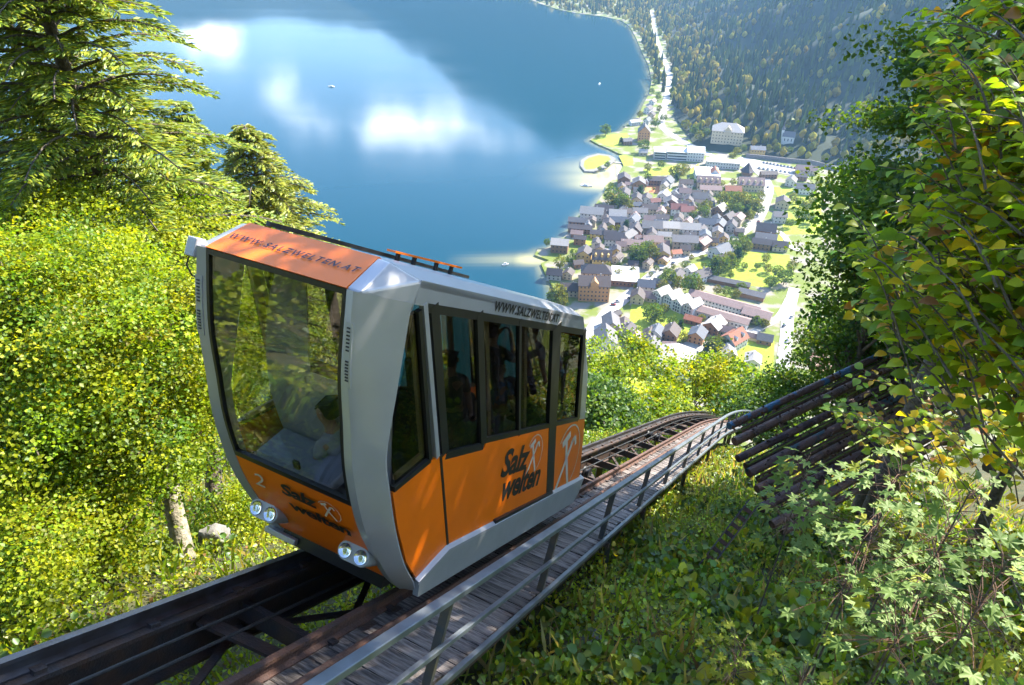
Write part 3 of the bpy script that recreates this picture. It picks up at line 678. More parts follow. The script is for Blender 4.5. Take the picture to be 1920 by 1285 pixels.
house(1410, 550, 20, 8, 4, -28, 'grey', 'timber', pitch=28, storeys=1, name='shed', label='timber shed with gabled porch at the end of the orchard meadow', cat='shed', chimney=False, win=False)
house(1340, 324, 12, 10, 8, 80, 'rust', 'white', pitch=44, storeys=2, name='house', label='white house with bright red gable roof above the dormered apartments')
house(1376, 634, 16, 13, 7, 40, 'rust', 'white', pitch=40, storeys=2, dormers=2, name='house', label='white chalet with rust red roof and two dormers by the lane')
house(1128, 482, 16, 13, 7, -6, 'brown', 'yellow', pitch=42, storeys=2, dormers=3, name='house', label='ochre house with three white dormers behind the tall ochre building')
# ordinary houses: pixel of the roof, length, depth, wall height, heading, roof, wall
HL = [(1050, 456, 15, 12, 8, -10, 'pale', 'timber'), (1040, 512, 12, 9, 5, -12, 'plum', 'grey'), (1066, 512, 8, 8, 5, 70, 'brown', 'cream'), (1068, 540, 14, 11, 6, -6, 'brown', 'cream'), (1096, 474, 13, 12, 7, 75, 'plum', 'yellow'), (1084, 493, 8, 7, 4, 10, 'brown', 'timber'),
      (1120, 437, 12, 8, 5, -12, 'plum', 'yellow'), (1088, 427, 22, 8, 5, -10, 'plum', 'timber'), (1084, 414, 18, 7, 4, -10, 'grey', 'timber'), (1110, 398, 22, 12, 7, -12, 'pale', 'white'), (1133, 392, 18, 11, 6, -14, 'plum', 'white'), (1158, 402, 16, 11, 7, -6, 'pale', 'white'), (1142, 418, 13, 10, 6, 80, 'plum', 'cream'), (1158, 414, 16, 9, 6, -4, 'slate', 'timber'),
      (1152, 446, 17, 12, 7, -8, 'plum', 'white'), (1178, 441, 16, 10, 7, 52, 'grey', 'white'), (1186, 456, 20, 10, 6, -6, 'rose', 'cream'), (1192, 430, 13, 12, 7, 70, 'plum', 'timber'), (1188, 412, 12, 10, 6, 60, 'slate', 'white'), (1172, 398, 11, 9, 6, 10, 'brown', 'white'), (1200, 396, 14, 10, 6, -6, 'grey', 'white'), (1194, 372, 14, 11, 6, 78, 'plum', 'cream'), (1212, 371, 12, 10, 6, 74, 'plum', 'white'),
      (1170, 334, 15, 13, 8, 84, 'plum', 'timber'), (1166, 350, 9, 8, 5, 84, 'brown', 'yellow'), (1171, 362, 15, 11, 7, 78, 'plum', 'white'), (1198, 342, 13, 13, 8, 82, 'grey', 'timber'), (1234, 337, 24, 10, 6, -6, 'plum', 'timber'), (1252, 340, 12, 11, 7, 60, 'slate', 'white'), (1245, 366, 12, 11, 6, 66, 'pale', 'white'), (1228, 377, 10, 8, 5, 10, 'red', 'white'), (1258, 378, 13, 13, 8, 80, 'grey', 'timber'), (1218, 390, 15, 10, 6, -8, 'brown', 'cream'),
      (1272, 390, 15, 11, 7, -6, 'red', 'white'), (1288, 394, 12, 12, 7, -6, 'red', 'white'), (1286, 343, 14, 10, 6, -6, 'brown', 'white'), (1284, 360, 12, 9, 6, -8, 'rose', 'white'), (1292, 374, 13, 10, 6, 70, 'plum', 'cream'), (1312, 370, 15, 11, 7, -6, 'grey', 'white'), (1268, 361, 10, 9, 5, 60, 'slate', 'grey'), (1332, 354, 22, 10, 6, -6, 'rose', 'cream'), (1374, 356, 16, 11, 6, -6, 'rust', 'cream'), (1350, 392, 12, 11, 7, 50, 'pale', 'timber'),
      (1222, 424, 18, 13, 8, -4, 'grey', 'cream'), (1252, 424, 20, 13, 8, -4, 'pale', 'cream'), (1292, 427, 20, 12, 7, -6, 'pale', 'white'), (1326, 418, 15, 10, 6, -10, 'slate', 'white'), (1240, 408, 14, 9, 5, -6, 'plum', 'white'), (1310, 402, 10, 7, 4, -6, 'rose', 'white'), (1366, 408, 13, 10, 7, 50, 'plum', 'timber'), (1384, 408, 12, 10, 7, 56, 'rose', 'cream'), (1350, 420, 13, 9, 6, 62, 'slate', 'timber'), (1372, 422, 11, 9, 6, 70, 'plum', 'grey'),
      (1224, 450, 17, 12, 7, -2, 'rose', 'cream'), (1222, 436, 13, 9, 6, 80, 'plum', 'white'), (1246, 441, 12, 7, 4, -6, 'pale', 'white'), (1284, 450, 22, 13, 8, -6, 'grey', 'cream'), (1322, 440, 11, 10, 6, 80, 'slate', 'white'), (1318, 454, 14, 10, 6, 50, 'rose', 'timber'), (1242, 471, 16, 12, 7, 82, 'plum', 'yellow'), (1352, 470, 17, 14, 7, 40, 'slate', 'white'), (1268, 473, 8, 7, 4, 10, 'rust', 'white'), (1350, 484, 10, 8, 5, 10, 'brown', 'timber'),
      (1436, 430, 17, 13, 8, -18, 'plum', 'timber'), (1436, 446, 18, 11, 7, -18, 'grey', 'cream'), (1428, 455, 16, 9, 6, -18, 'plum', 'timber'), (1462, 460, 13, 9, 5, -10, 'plum', 'cream'), (1462, 404, 12, 11, 7, -8, 'grey', 'white'), (1468, 378, 14, 13, 7, 70, 'plum', 'cream'), (1484, 338, 12, 10, 6, 60, 'grey', 'white'), (1508, 352, 19, 10, 7, -10, 'grey', 'white'), (1502, 330, 12, 9, 5, -10, 'plum', 'timber'), (1512, 318, 22, 11, 5, -14, 'rose', 'cream'), (1441, 326, 18, 8, 5, 2, 'brown', 'timber'),
      (1212, 534, 13, 10, 6, -10, 'slate', 'white'), (1242, 530, 14, 6, 4, -24, 'grey', 'timber'), (1196, 554, 11, 10, 6, 75, 'brown', 'cream'), (1214, 554, 15, 8, 4, -22, 'rose', 'cream'), (1270, 516, 11, 9, 6, 60, 'plum', 'white'), (1316, 514, 14, 11, 6, 34, 'plum', 'white'), (1294, 506, 9, 8, 5, 50, 'pale', 'white'), (1156, 588, 6, 5, 3, 40, 'plum', 'timber'), (1170, 606, 10, 7, 4, 80, 'brown', 'timber'),
      (1178, 616, 10, 8, 5, 60, 'plum', 'white'), (1190, 632, 11, 9, 5, 86, 'rose', 'white'), (1230, 622, 11, 10, 6, 66, 'slate', 'white'), (1217, 628, 10, 9, 5, 70, 'brown', 'white'), (1258, 622, 12, 11, 6, 64, 'brown', 'timber'), (1254, 646, 9, 6, 3, -4, 'rose', 'timber'), (1222, 646, 12, 9, 5, 70, 'grey', 'white'), (1308, 626, 12, 11, 6, 62, 'slate', 'orange'), (1340, 608, 14, 12, 6, 50, 'pale', 'timber'), (1300, 598, 12, 7, 4, -28, 'rust', 'timber'), (1360, 618, 9, 7, 4, -20, 'rose', 'cream'),
      (1366, 658, 11, 9, 5, 84, 'pale', 'cream'), (1412, 674, 11, 10, 6, 72, 'pale', 'white'), (1434, 634, 10, 8, 4, -20, 'grey', 'timber'), (1296, 664, 7, 6, 4, -10, 'slate', 'white'), (1130, 676, 13, 10, 6, 70, 'plum', 'white'), (1116, 690, 10, 9, 6, 70, 'pale', 'white'), (1410, 630, 8, 5, 3, -26, 'rose', 'cream'), (1322, 676, 9, 7, 4, 0, 'plum', 'cream'),
      (1216, 204, 14, 9, 6, 60, 'plum', 'white'), (1222, 215, 12, 9, 6, 70, 'plum', 'cream'), (1214, 226, 12, 8, 5, 60, 'slate', 'white'), (1176, 264, 11, 8, 5, 10, 'grey', 'timber'), (1224, 190, 11, 8, 5, 60, 'rose', 'white'), (1206, 285, 10, 8, 4, -8, 'pale', 'cream')]
# smaller houses and sheds filling the old quarter between them
QUARTER = [(1085, 445), (1075, 425), (1130, 388), (1160, 352), (1215, 330), (1262, 352), (1330, 352), (1345, 410), (1385, 402), (1395, 430), (1330, 462), (1250, 485), (1200, 500), (1150, 490), (1110, 470)]
qx, qy = [p_[0] for p_ in QUARTER], [p_[1] for p_ in QUARTER]; taken = [on_z(h_[0], h_[1], 7)[:2] for h_ in HL]; tries = 0; extra = []
while len(extra) < 62 and tries < 6000:
    tries += 1; x, y = random.uniform(1075, 1400), random.uniform(332, 500); ins = False
    for i in range(len(QUARTER)):
        j = i - 1
        if (qy[i] > y) != (qy[j] > y) and x < (qx[j] - qx[i]) * (y - qy[i]) / (qy[j] - qy[i]) + qx[i]: ins = not ins
    q = on_z(x, y, 6)[:2]
    if not ins or min(np.hypot(*(q - a)) for a in taken) < 10.5: continue
    if 1205 < x < 1245 and 340 < y < 366: continue
    taken.append(q); extra.append((x, y, random.uniform(7, 11), random.uniform(6, 9), random.uniform(4, 6.5), random.choice((-10, -6, 60, 75, 82)), random.choice(('brown', 'plum', 'plum', 'slate', 'grey', 'rose', 'brown')), random.choice(('cream', 'white', 'timber', 'white', 'yellow'))))
HL += extra
for x, y, h in [(random.uniform(1080, 1400), random.uniform(335, 520), random.uniform(4, 8)) for _ in range(260)]:
    q = on_z(x, y, 5)[:2]
    if min(np.hypot(*(q - a)) for a in taken) > 9.0 and len(GARDEN) < 45 and dist_poly(np.array([q]), [tuple(p_) for p_ in shore], False)[0] > 8 and x > 1130: GARDEN.append((x, y, h, random.choice(('round', 'gold', 'round')))); taken.append(q)
for h_ in HL:
    house(*h_, pitch=random.choice((30, 34, 38)), storeys=2 if h_[4] > 4.5 else 1, chimney=h_[4] > 4.5, win=h_[4] > 3.5, step=3.2)
ORD = ['first', 'second', 'third', 'fourth', 'fifth', 'sixth', 'seventh', 'eighth', 'ninth', 'tenth', 'eleventh', 'twelfth', 'thirteenth', 'fourteenth', 'fifteenth', 'sixteenth', 'seventeenth', 'eighteenth', 'nineteenth', 'twentieth', 'twenty-first', 'twenty-second', 'twenty-third', 'twenty-fourth', 'twenty-fifth']
SHORT = [('the tall ochre building', 'tall four storey'), ('the flat white hall', 'broad flat white'), ('the four-gabled white terrace', 'white terrace'), ('the long white hall', 'long two storey'), ('the valley station', 'big white valley'), ('the two grey barns', 'large barn'),
         ('the lakeside school blocks', 'middle white block'), ('the huge white hall roof', 'huge plain'), ('the mansion', 'grand cream'), ('the orange villa', 'steep roofed orange'), ('the road-side dormered apartments', 'apartment house with row of dormers beside'), ('the pointed pavilion', 'six sided'), ('the ochre dormered house', 'ochre house with three'), ('the rust red chalet', 'white chalet'), ('the orchard shed', 'long low timber')]
SP = []
for s_, key in SHORT:
    for lb, q in LANDMARKS:
        if lb.startswith(key): SP.append((s_, q))
SP += [('the two red roofs', on_z(1280, 392, 6)[:2]), ('the orange court', on_z(1225, 355, 2)[:2]), ('the boat jetty', on_z(1096, 394, 1)[:2]), ('the sand spit', on_z(1010, 478, 1)[:2]), ('the bend in the road', on_z(1437, 380, 1)[:2])]
def out_from(items, words, cat, group):
    """label each thing by its look and by its rank outwards from the landmark it stands closest to"""
    fam = {}
    for o, q, desc in items:
        d = [np.hypot(*(q - s[1])) for s in SP]; i = int(np.argmin(d)); fam.setdefault((desc, i), []).append((d[i], o))
    for (desc, i), lst in fam.items():
        lst.sort(key=lambda e: e[0])
        for k, (d, o) in enumerate(lst):
            tail = 'closest to ' if len(lst) == 1 else ORD[k] + ' one out from '
            tag(o, '%s, %s%s' % (desc, 'standing near ' if len(lst) == 1 else tail, SP[i][0]), cat, group)
RN = dict(brown='brown', plum='dark brown', grey='grey', red='deep red', pale='pale', white='white', slate='slate', rose='rosy', rust='rust red')
out_from([(o, q, '%s roofed %shouse with %s walls' % (RN[r_], 'small ' if ar < 90 else '', w_)) for o, q, r_, w_, ar in HOUSES], None, 'house', 'houses of the lakeside village')

# retaining wall, jetties, cars, boats ---------------------------------
mb = MB(); pts = [on_z(x, y, LANDZ) for x, y in [(1398, 296), (1440, 300), (1480, 305), (1520, 308), (1560, 318), (1640, 335)]]
for a, b in zip(pts[:-1], pts[1:]): mb.bar(a + np.array([0, 0, 2.4]), b + np.array([0, 0, 2.4]), 1.2, 5.0, (0, 0, 1))
solo(mb, 'retaining_wall', M['stone_wall'], pts[0], 'dark stone retaining wall along the upper edge of the car park', 'wall')
def jetty(pxs, label):
    r_ = [on_z(x, y, 0.8) for x, y in pxs]; e = empty('jetty', (*r_[0][:2], 0))
    mb_ = MB()
    for a, b in zip(r_[:-1], r_[1:]): mb_.bar(a, b, 2.2, 0.3, (0, 0, 1))
    mb_.build('deck', M['dock'], e)
    for a in r_:
        MB().tube([a + np.array([0.9, 0, -3]), a + np.array([0.9, 0, 0.9])], 0.14, 6).build('pile', M['bark'], e)
    tag(e, label, 'jetty')
jetty([(1106, 396), (1095, 390), (1088, 394)], 'bent wooden jetty reaching into the lake by the long shore houses')
jetty([(1150, 304), (1178, 307), (1186, 307)], 'narrow footbridge linking the grassy island to the shore')
jetty([(1158, 330), (1158, 314), (1157, 310)], 'dark stone mole enclosing the small bathing basin')
def boat(px, py, ln_, rz, label, cabin=True):
    q = on_z(px, py, 0.0); e = empty('boat', (q[0], q[1], 0.0), rz)
    sec = [(-0.5, 0.30, 0.9), (-0.25, 0.36, 0.9), (0.15, 0.33, 0.95), (0.4, 0.14, 1.1), (0.5, 0.01, 1.2)]
    w = ln_ * 0.5
    rings = [[(x * ln_, y * w, zz) for y, zz in ((-hw, top), (-hw * 0.8, -0.2), (hw * 0.8, -0.2), (hw, top))] for x, hw, top in sec]
    local_part(e, 'hull', MB().loft(rings), M['wall_white'])
    if cabin: local_part(e, 'cabin', MB().loft([[(x, y * 0.22 * w, zz) for y, zz in ((-1, 0.9), (1, 0.9), (0.8, 2.3), (-0.8, 2.3))] for x in (-0.25 * ln_, 0.12 * ln_)]), M['roof_white'])
    tag(e, label, 'boat', 'boats on the lake')
boat(948, 497, 6, 0.5, 'small white boat on the lake off the sand spit')
boat(1100, 349, 13, -0.3, 'long white boat moored between the grassy island and the village')
boat(1124, 158, 9, 1.2, 'white boat alone on the green water before the forested shore')
boat(621, 163, 11, 3.0, 'white motorboat crossing the upper lake')
boat(361, 81, 12, 0.2, 'distant white boat near the top of the lake')
CARM = [mat('car_paint_%d' % i, c, 0.3, vary=0.05, coat=0.6) for i, c in enumerate(((0.05, 0.05, 0.06), (0.7, 0.7, 0.7), (0.35, 0.03, 0.03), (0.08, 0.12, 0.25), (0.3, 0.31, 0.33)))]
CN = ['black', 'white', 'red', 'blue', 'silver']
b1 = MB().loft([[(x, y * 0.85, z) for x, z in ((-2.1, 0.35), (2.1, 0.35), (2.1, 0.8), (1.2, 0.95), (-1.7, 1.0), (-2.1, 0.9))] for y in (-1, 1)]).mesh('body')
b2 = MB().loft([[(x, y * s, z) for x, z in ((-1.7, 1.0), (1.0, 0.96), (0.4, 1.5), (-1.3, 1.52))] for y, s in ((-1, 0.78), (1, 0.78))]).mesh('cabin'); b2.materials.append(M['pane'])
wm = MB().loft([[(0.33 * math.cos(a), y, 0.33 + 0.33 * math.sin(a)) for a in (2 * math.pi * j / 10 for j in range(10))] for y in (-0.1, 0.1)]).mesh('wheel'); wm.materials.append(M['pane'])
bodies = []
for m_ in CARM:
    c = b1.copy(); c.materials.append(m_); bodies.append(c)
ci = 0; cars = []
ROWS = [([(1432 + 6.5 * i, 306 + 1.15 * i) for i in range(11)], 'upper car park row', -78), ([(1424 + 8 * i, 316 + 1.2 * i) for i in range(9)], 'lower car park row', -78),
        ([(1432, 360), (1440, 352), (1422, 416), (1386, 441), (1240, 507), (1262, 494), (1180, 560), (1150, 600), (1470, 612), (1484, 596), (1476, 640), (1330, 608)], 'road', 40), ([(1150, 572), (1158, 566), (1128, 662), (1120, 652), (1300, 616), (1312, 610)], 'forecourts', 10)]
for row, nm, rz in ROWS:
    for k, (x, y) in enumerate(row):
        q = on_z(x, y, LANDZ + 0.5); e = empty('parked_car', (q[0], q[1], LANDZ + 0.47), R(rz + random.uniform(-6, 6))); c = random.choice((0, 0, 1, 2, 3, 4, 4))
        link('body', bodies[c], e); link('cabin', b2, e)
        for wx in (-1.3, 1.3):
            for wy in (-0.75, 0.75): link('wheel', wm, e, (wx, wy, 0))
        cars.append((e, np.array(q[:2]), nm, CN[c], k))
for e, q, nm, cn, k in cars:
    if 'row' in nm: tag(e, '%s car, %s from the pavilion in the %s' % (cn, ORD[k], nm), 'car', 'cars in the village')
out_from([(e, q, '%s car on the %s' % (cn, nm)) for e, q, nm, cn, k in cars if 'row' not in nm], None, 'car', 'cars in the village')

# village trees -----------------------------------------------------------
def far_crown(kind):
    if kind == 'round': pts, u_ = ellipsoid_points(60, (0, 0, 0.62), (0.42, 0.42, 0.38), 0.75); cols = [(0.085, 0.14, 0.02), (0.12, 0.165, 0.022)]
    elif kind == 'gold': pts, u_ = ellipsoid_points(60, (0, 0, 0.6), (0.40, 0.40, 0.40), 0.75); cols = [(0.18, 0.18, 0.03), (0.14, 0.16, 0.02)]
    else:
        h = rng.random(70) ** 0.8; a = rng.random(70) * 6.28; r_ = 0.24 * (1.05 - h); pts = np.stack([r_ * np.cos(a), r_ * np.sin(a), 0.08 + 0.92 * h], 1); u_ = norm_rows(pts * np.array([1, 1, 0.2]) + 1e-3); cols = [(0.03, 0.07, 0.025), (0.045, 0.085, 0.025)]
    ps_, dr, nr, sz, tn = spray_leaves(pts, 0.10, 9, 0.075, cols, 0.6, u_, 0.7)
    me = leaf_mesh('crown', ps_, dr, nr, sz * 1.3, tn); me.materials.append(M['far_leaf']); return me
CR = {k: [far_crown(k) for _ in range(3)] for k in ('round', 'gold', 'fir')}
TRK = MB().tube([(0, 0, -0.1), (0, 0, 0.2), (0.01, 0, 0.55)], [0.03, 0.022, 0.012], 6).mesh('trunk'); TRK.materials.append(M['bark'])
VT = [(1136, 245, 15, 'round'), (1164, 265, 9, 'fir'), (1207, 276, 16, 'round'), (1229, 232, 14, 'round'), (1120, 258, 5, 'round'), (1139, 310, 8, 'round'), (1124, 317, 5, 'round'), (1150, 368, 17, 'round'), (1146, 378, 15, 'gold'), (1166, 380, 16, 'round'), (1176, 386, 13, 'gold'), (1200, 362, 13, 'fir'), (1145, 349, 7, 'round'), (1262, 324, 12, 'gold'), (1276, 322, 15, 'gold'), (1268, 334, 9, 'fir'), (1285, 318, 11, 'gold'), (1215, 315, 9, 'gold'), (1240, 310, 9, 'round'),
      (1214, 336, 11, 'round'), (1324, 390, 14, 'gold'), (1320, 400, 13, 'round'), (1340, 396, 9, 'fir'), (1355, 376, 15, 'gold'), (1370, 374, 14, 'round'), (1384, 380, 19, 'gold'), (1396, 378, 16, 'gold'), (1410, 378, 14, 'round'), (1418, 388, 14, 'gold'), (1425, 372, 12, 'gold'), (1422, 395, 11, 'round'), (1400, 398, 13, 'fir'), (1384, 396, 13, 'round'), (1370, 392, 12, 'round'), (1406, 405, 10, 'gold'), (1362, 398, 9, 'gold'), (1300, 405, 9, 'round'), (1305, 388, 8, 'round'),
      (1198, 478, 18, 'round'), (1190, 486, 14, 'fir'), (1214, 470, 15, 'round'), (1222, 476, 14, 'gold'), (1208, 484, 10, 'round'), (1174, 424, 10, 'fir'), (1146, 432, 8, 'gold'), (1158, 430, 7, 'gold'), (1076, 478, 9, 'round'), (1070, 488, 9, 'round'), (1050, 494, 12, 'gold'), (1026, 456, 7, 'round'), (1046, 553, 15, 'gold'), (1052, 562, 12, 'gold'), (1038, 560, 11, 'round'), (1392, 458, 13, 'round'), (1376, 466, 12, 'round'), (1385, 478, 12, 'fir'), (1366, 490, 14, 'gold'), (1374, 496, 13, 'round'), (1350, 500, 18, 'round'), (1340, 502, 14, 'fir'), (1400, 464, 10, 'gold'),
      (1298, 536, 18, 'round'), (1306, 542, 14, 'gold'), (1254, 522, 13, 'round'), (1272, 532, 11, 'gold'), (1244, 538, 10, 'gold'), (1222, 592, 15, 'round'), (1230, 586, 12, 'round'), (1246, 580, 8, 'gold'), (1260, 605, 9, 'round'), (1276, 612, 9, 'fir'), (1240, 598, 8, 'round'), (1336, 650, 13, 'round'), (1346, 646, 11, 'gold'), (1358, 645, 9, 'round'), (1326, 656, 10, 'fir'), (1316, 598, 6, 'gold'), (1436, 486, 9, 'gold'), (1440, 505, 8, 'gold'), (1420, 500, 6, 'round'), (1460, 512, 11, 'round'), (1472, 522, 13, 'round'), (1446, 530, 10, 'round'), (1484, 500, 10, 'gold'),
      (1488, 372, 10, 'gold'), (1500, 382, 11, 'round'), (1500, 404, 12, 'round'), (1516, 388, 12, 'gold'), (1526, 372, 13, 'gold'), (1520, 410, 12, 'round'), (1535, 345, 10, 'gold'), (1456, 436, 7, 'gold'), (1480, 420, 9, 'round'), (1434, 608, 7, 'gold'), (1420, 604, 8, 'round'), (1390, 540, 8, 'round'), (1345, 545, 8, 'gold'), (1362, 548, 8, 'round'), (1380, 552, 8, 'gold'), (1196, 540, 7, 'gold'), (1186, 646, 8, 'fir'), (1176, 632, 7, 'round'), (1282, 634, 8, 'gold'), (1208, 240, 9, 'gold'), (1200, 216, 10, 'gold'), (1222, 172, 10, 'round'), (1234, 182, 11, 'round'), (1236, 205, 10, 'gold'), (1228, 155, 9, 'round'), (1244, 222, 10, 'round'),
      (1310, 262, 13, 'gold'), (1322, 256, 12, 'round'), (1300, 250, 13, 'round'), (1285, 240, 13, 'gold'), (1380, 288, 10, 'gold'), (1392, 282, 9, 'round'), (1372, 296, 9, 'gold'), (1440, 282, 9, 'gold'), (1455, 284, 9, 'round'), (1468, 286, 9, 'gold'), (1480, 284, 8, 'round'), (1432, 268, 9, 'gold'), (1448, 268, 9, 'gold')]
items = []
for (x, y, h, kd) in VT + GARDEN:
    hill_ = y < 300 and x > 1270
    q = on_flank(x, y + 4) if hill_ else on_z(x, y, LANDZ + h * 0.45)
    e = empty({'round': 'village_tree', 'gold': 'village_tree', 'fir': 'fir_tree'}[kd], (q[0], q[1], q[2] if hill_ else LANDZ), random.uniform(0, 6.28)); e.scale = (h * random.uniform(0.9, 1.15), h * random.uniform(0.9, 1.15), h)
    link('crown', random.choice(CR[kd]), e); link('trunk', TRK, e)
    items.append((e, np.array(q[:2]), ('tall ' if h > 12 else 'small ' if h < 9 else '') + {'round': 'round green tree', 'gold': 'yellowing leafy tree', 'fir': 'dark pointed fir'}[kd]))
out_from(items, None, 'tree', 'trees of the lakeside village')

# ------------------------------------------------------------------ funicular line
M['steel'] = mat('dark_steel', (0.050, 0.042, 0.042), 0.55, 0.25, c2=(0.085, 0.05, 0.035), scale=5, lo=0.4, hi=0.62, bump=0.25, bscale=40)
M['rail'] = mat('rail_steel', (0.10, 0.10, 0.115), 0.35, 0.6, c2=(0.05, 0.035, 0.03), scale=3, stretch=(1, 1, 1))
M['rust'] = mat('rusty_steel', (0.12, 0.055, 0.035), 0.8, 0.1, c2=(0.06, 0.035, 0.03), scale=6, bump=0.4, bscale=40)
M['zinc'] = mat('galvanised_steel', (0.19, 0.22, 0.25), 0.42, 0.45, vary=0.3, scale=4)
M['zinc_dark'] = mat('weathered_post', (0.075, 0.085, 0.09), 0.5, 0.4, c2=(0.13, 0.11, 0.08), scale=8)
M['plank'] = mat('weathered_plank', (0.25, 0.215, 0.20), 0.9, c2=(0.075, 0.06, 0.055), scale=3.0, stretch=(2.0, 16, 8), lo=0.38, hi=0.66, bump=0.7, bscale=6, rand=0.42, detail=9)
M['rubber'] = mat('black_rubber', (0.012, 0.012, 0.013), 0.55, vary=0.2, scale=8)
LC, RG, RN_ = -3.58, 0.56, -3.2
def sweep(prof, lc, t0, t1, step=1.0):
    """carry a closed (l, n) outline along the line"""
    mb_ = MB(); k = int((t1 - t0) / step) + 1
    return mb_.loft([[KB(lc + a, t, b) for a, b in prof] for t in np.linspace(t0, t1, k)])
tr = empty('funicular_track', K(LC, 0, -4.0))
tag(tr, 'steel girder track of the funicular running down over the crest', 'railway track')
for sg in (-1, 1):
    lc = LC + sg * RG
    ib = [(-0.13, -3.34), (-0.13, -3.38), (-0.015, -3.39), (-0.015, -3.84), (-0.12, -3.85), (-0.12, -3.88), (0.12, -3.88), (0.12, -3.85), (0.015, -3.84), (0.015, -3.39), (0.13, -3.38), (0.13, -3.34)]
    sweep(ib, lc, -3, 62).build('girder', M['steel'], tr)
    rl = [(-0.055, -3.337), (-0.055, -3.32), (-0.012, -3.30), (-0.012, -3.24), (-0.033, -3.225), (-0.03, -3.197), (0.03, -3.197), (0.033, -3.225), (0.012, -3.24), (0.012, -3.30), (0.055, -3.32), (0.055, -3.337)]
    sweep(rl, lc, -3, 62).build('rail', M['rail'] if sg < 0 else M['rust'], tr)
    for t in np.arange(0.4, 34, 0.9):
        MB().box(KB(lc, t, -3.33), LL * 0.10, TT * 0.045, NN * 0.022).build('rail_clip', M['steel'], tr)
for i, t in enumerate(np.arange(-1.8, 50, 2.3)):
    a, b = (-1, 1)
    for s0, s1, nn in ((-1, 1, -3.80), (1, -1, -3.765)):
        MB().bar(KB(LC + s0 * (RG - 0.02), t, nn), KB(LC + s1 * (RG - 0.02), t + 2.3, nn), 0.075, 0.03).build('cross_brace', M['steel'], tr)
    MB().bar(KB(LC - RG + 0.02, t, -3.60), KB(LC + RG - 0.02, t, -3.60), 0.09, 0.16).build('cross_beam', M['steel'], tr)
# the broad near strut that leans between the girders
MB().bar(KB(LC - RG + 0.03, 4.55, -3.50), KB(LC + RG - 0.02, 5.0, -3.72), 0.16, 0.03).build('gusset_strut', M['steel'], tr)
for t in np.arange(10.0, 52, 8.0):
    for sg in (-1, 1):
        g0 = KB(LC + sg * RG, t, -3.88); g1 = g0 - np.array([0, 0, 2.6])
        MB().bar(g0, g1, 0.16, 0.16, (1, 0, 0)).build('pier_leg', M['steel'], tr)
for k_, lo_ in enumerate((-0.20, 0.02)):
    cb = MB().tube([KB(LC + lo_ - 0.06, t, -3.37) for t in np.arange(-3, 60, 1.5)], 0.016, 7)
    solo(cb, 'haul_cable', M['rubber'], KB(LC + lo_, 0, -3.4), ('thin dark haul cable between the rails, nearer the far girder', 'thin dark haul cable between the rails, nearer the walkway')[k_], 'cable')
for i, t in enumerate((14.6, 22.6)):
    e = empty('cable_roller', KB(LC, t, -3.5)); pl = MB()
    pl.bar(KB(LC - 0.4, t, -3.55), KB(LC + 0.4, t, -3.55), 0.10, 0.05).build('bracket', M['steel'], e)
    for q in (-0.2, 0.06):
        w_ = MB(); c_ = KB(LC + q - 0.06, t, -3.47)
        w_.loft([[c_ + LL * dx + (TT * math.cos(a) + NN * math.sin(a)) * r_ for a in (2 * math.pi * j / 14 for j in range(14))] for dx, r_ in ((-0.07, 0.14), (-0.04, 0.13), (-0.02, 0.085), (0.02, 0.085), (0.04, 0.13), (0.07, 0.14))]).build('wheel', M['rubber'], e, smooth=40)
    tag(e, ('cable roller pair between the rails closest to the car', 'cable roller pair between the rails closer to the crest')[i], 'roller', 'cable rollers')

# service walkway ------------------------------------------------------
wk = empty('service_walkway', K(-2.5, 5, -3.7)); tag(wk, 'weathered plank service walkway beside the track', 'walkway')
pl_me = []
for v in range(4):
    mb_ = MB(); w2 = (0.49, 0.47, 0.50, 0.485)[v]
    mb_.box((0, 0, 0), (w2, 0, 0), (0, 0.102, 0), (0, 0, 0.024))
    me = mb_.mesh('plank'); me.materials.append(M['plank']); pl_me.append(me)
frame_rot = Matrix(((LL[0], TT[0], NN[0]), (LL[1], TT[1], NN[1]), (LL[2], TT[2], NN[2])))
wl0 = Vector(wk.location)
for i, t in enumerate(np.arange(1.6, 40, 0.222)):
    o = link('plank', random.choice(pl_me), wk); a, b = bend(t)
    q = Vector(K(-2.49 + a + random.uniform(-0.02, 0.02), t, -3.36 + b + random.uniform(-0.008, 0.008))) - wl0
    rr = frame_rot.to_4x4() @ Matrix.Rotation(random.uniform(-0.02, 0.02), 4, 'Z') @ Matrix.Rotation(random.uniform(-0.02, 0.02), 4, 'X')
    o.matrix_local = Matrix.Translation(q) @ rr
for lc in (-2.90, -2.08):
    sweep([(-0.04, -3.385), (0.04, -3.385), (0.04, -3.56), (-0.04, -3.56)], lc, 1.2, 40).build('stringer', M['steel'], wk)
for t in (10.9, 13.6, 18.9, 24.2, 29.5):
    g0 = KB(-2.05, t, -3.40); MB().bar(g0, g0 - np.array([0, 0, 1.6]), 0.12, 0.07, (1, 0, 0)).build('support_post', M['zinc_dark'], wk)
    MB().bar(KB(-3.0, t, -3.60), KB(-2.0, t, -3.60), 0.08, 0.07).build('support_beam', M['steel'], wk)
rlg = empty('walkway_railing', K(-2.0, 5, -3.34)); tag(rlg, 'steel handrail with three rails along the plank walkway', 'railing')
sweep([(-0.045, -2.53), (-0.045, -2.47), (0.045, -2.47), (0.045, -2.53)], -2.0, 1.2, 42).build('top_rail', M['zinc'], rlg, bevel=0.008)
sweep([(-0.022, -2.97), (-0.022, -2.92), (0.022, -2.92), (0.022, -2.97)], -1.985, 1.2, 42).build('middle_rail', M['zinc'], rlg, bevel=0.005)
sweep([(-0.025, -3.37), (-0.025, -3.31), (0.025, -3.31), (0.025, -3.37)], -1.975, 1.2, 42).build('bottom_rail', M['zinc'], rlg, bevel=0.005)
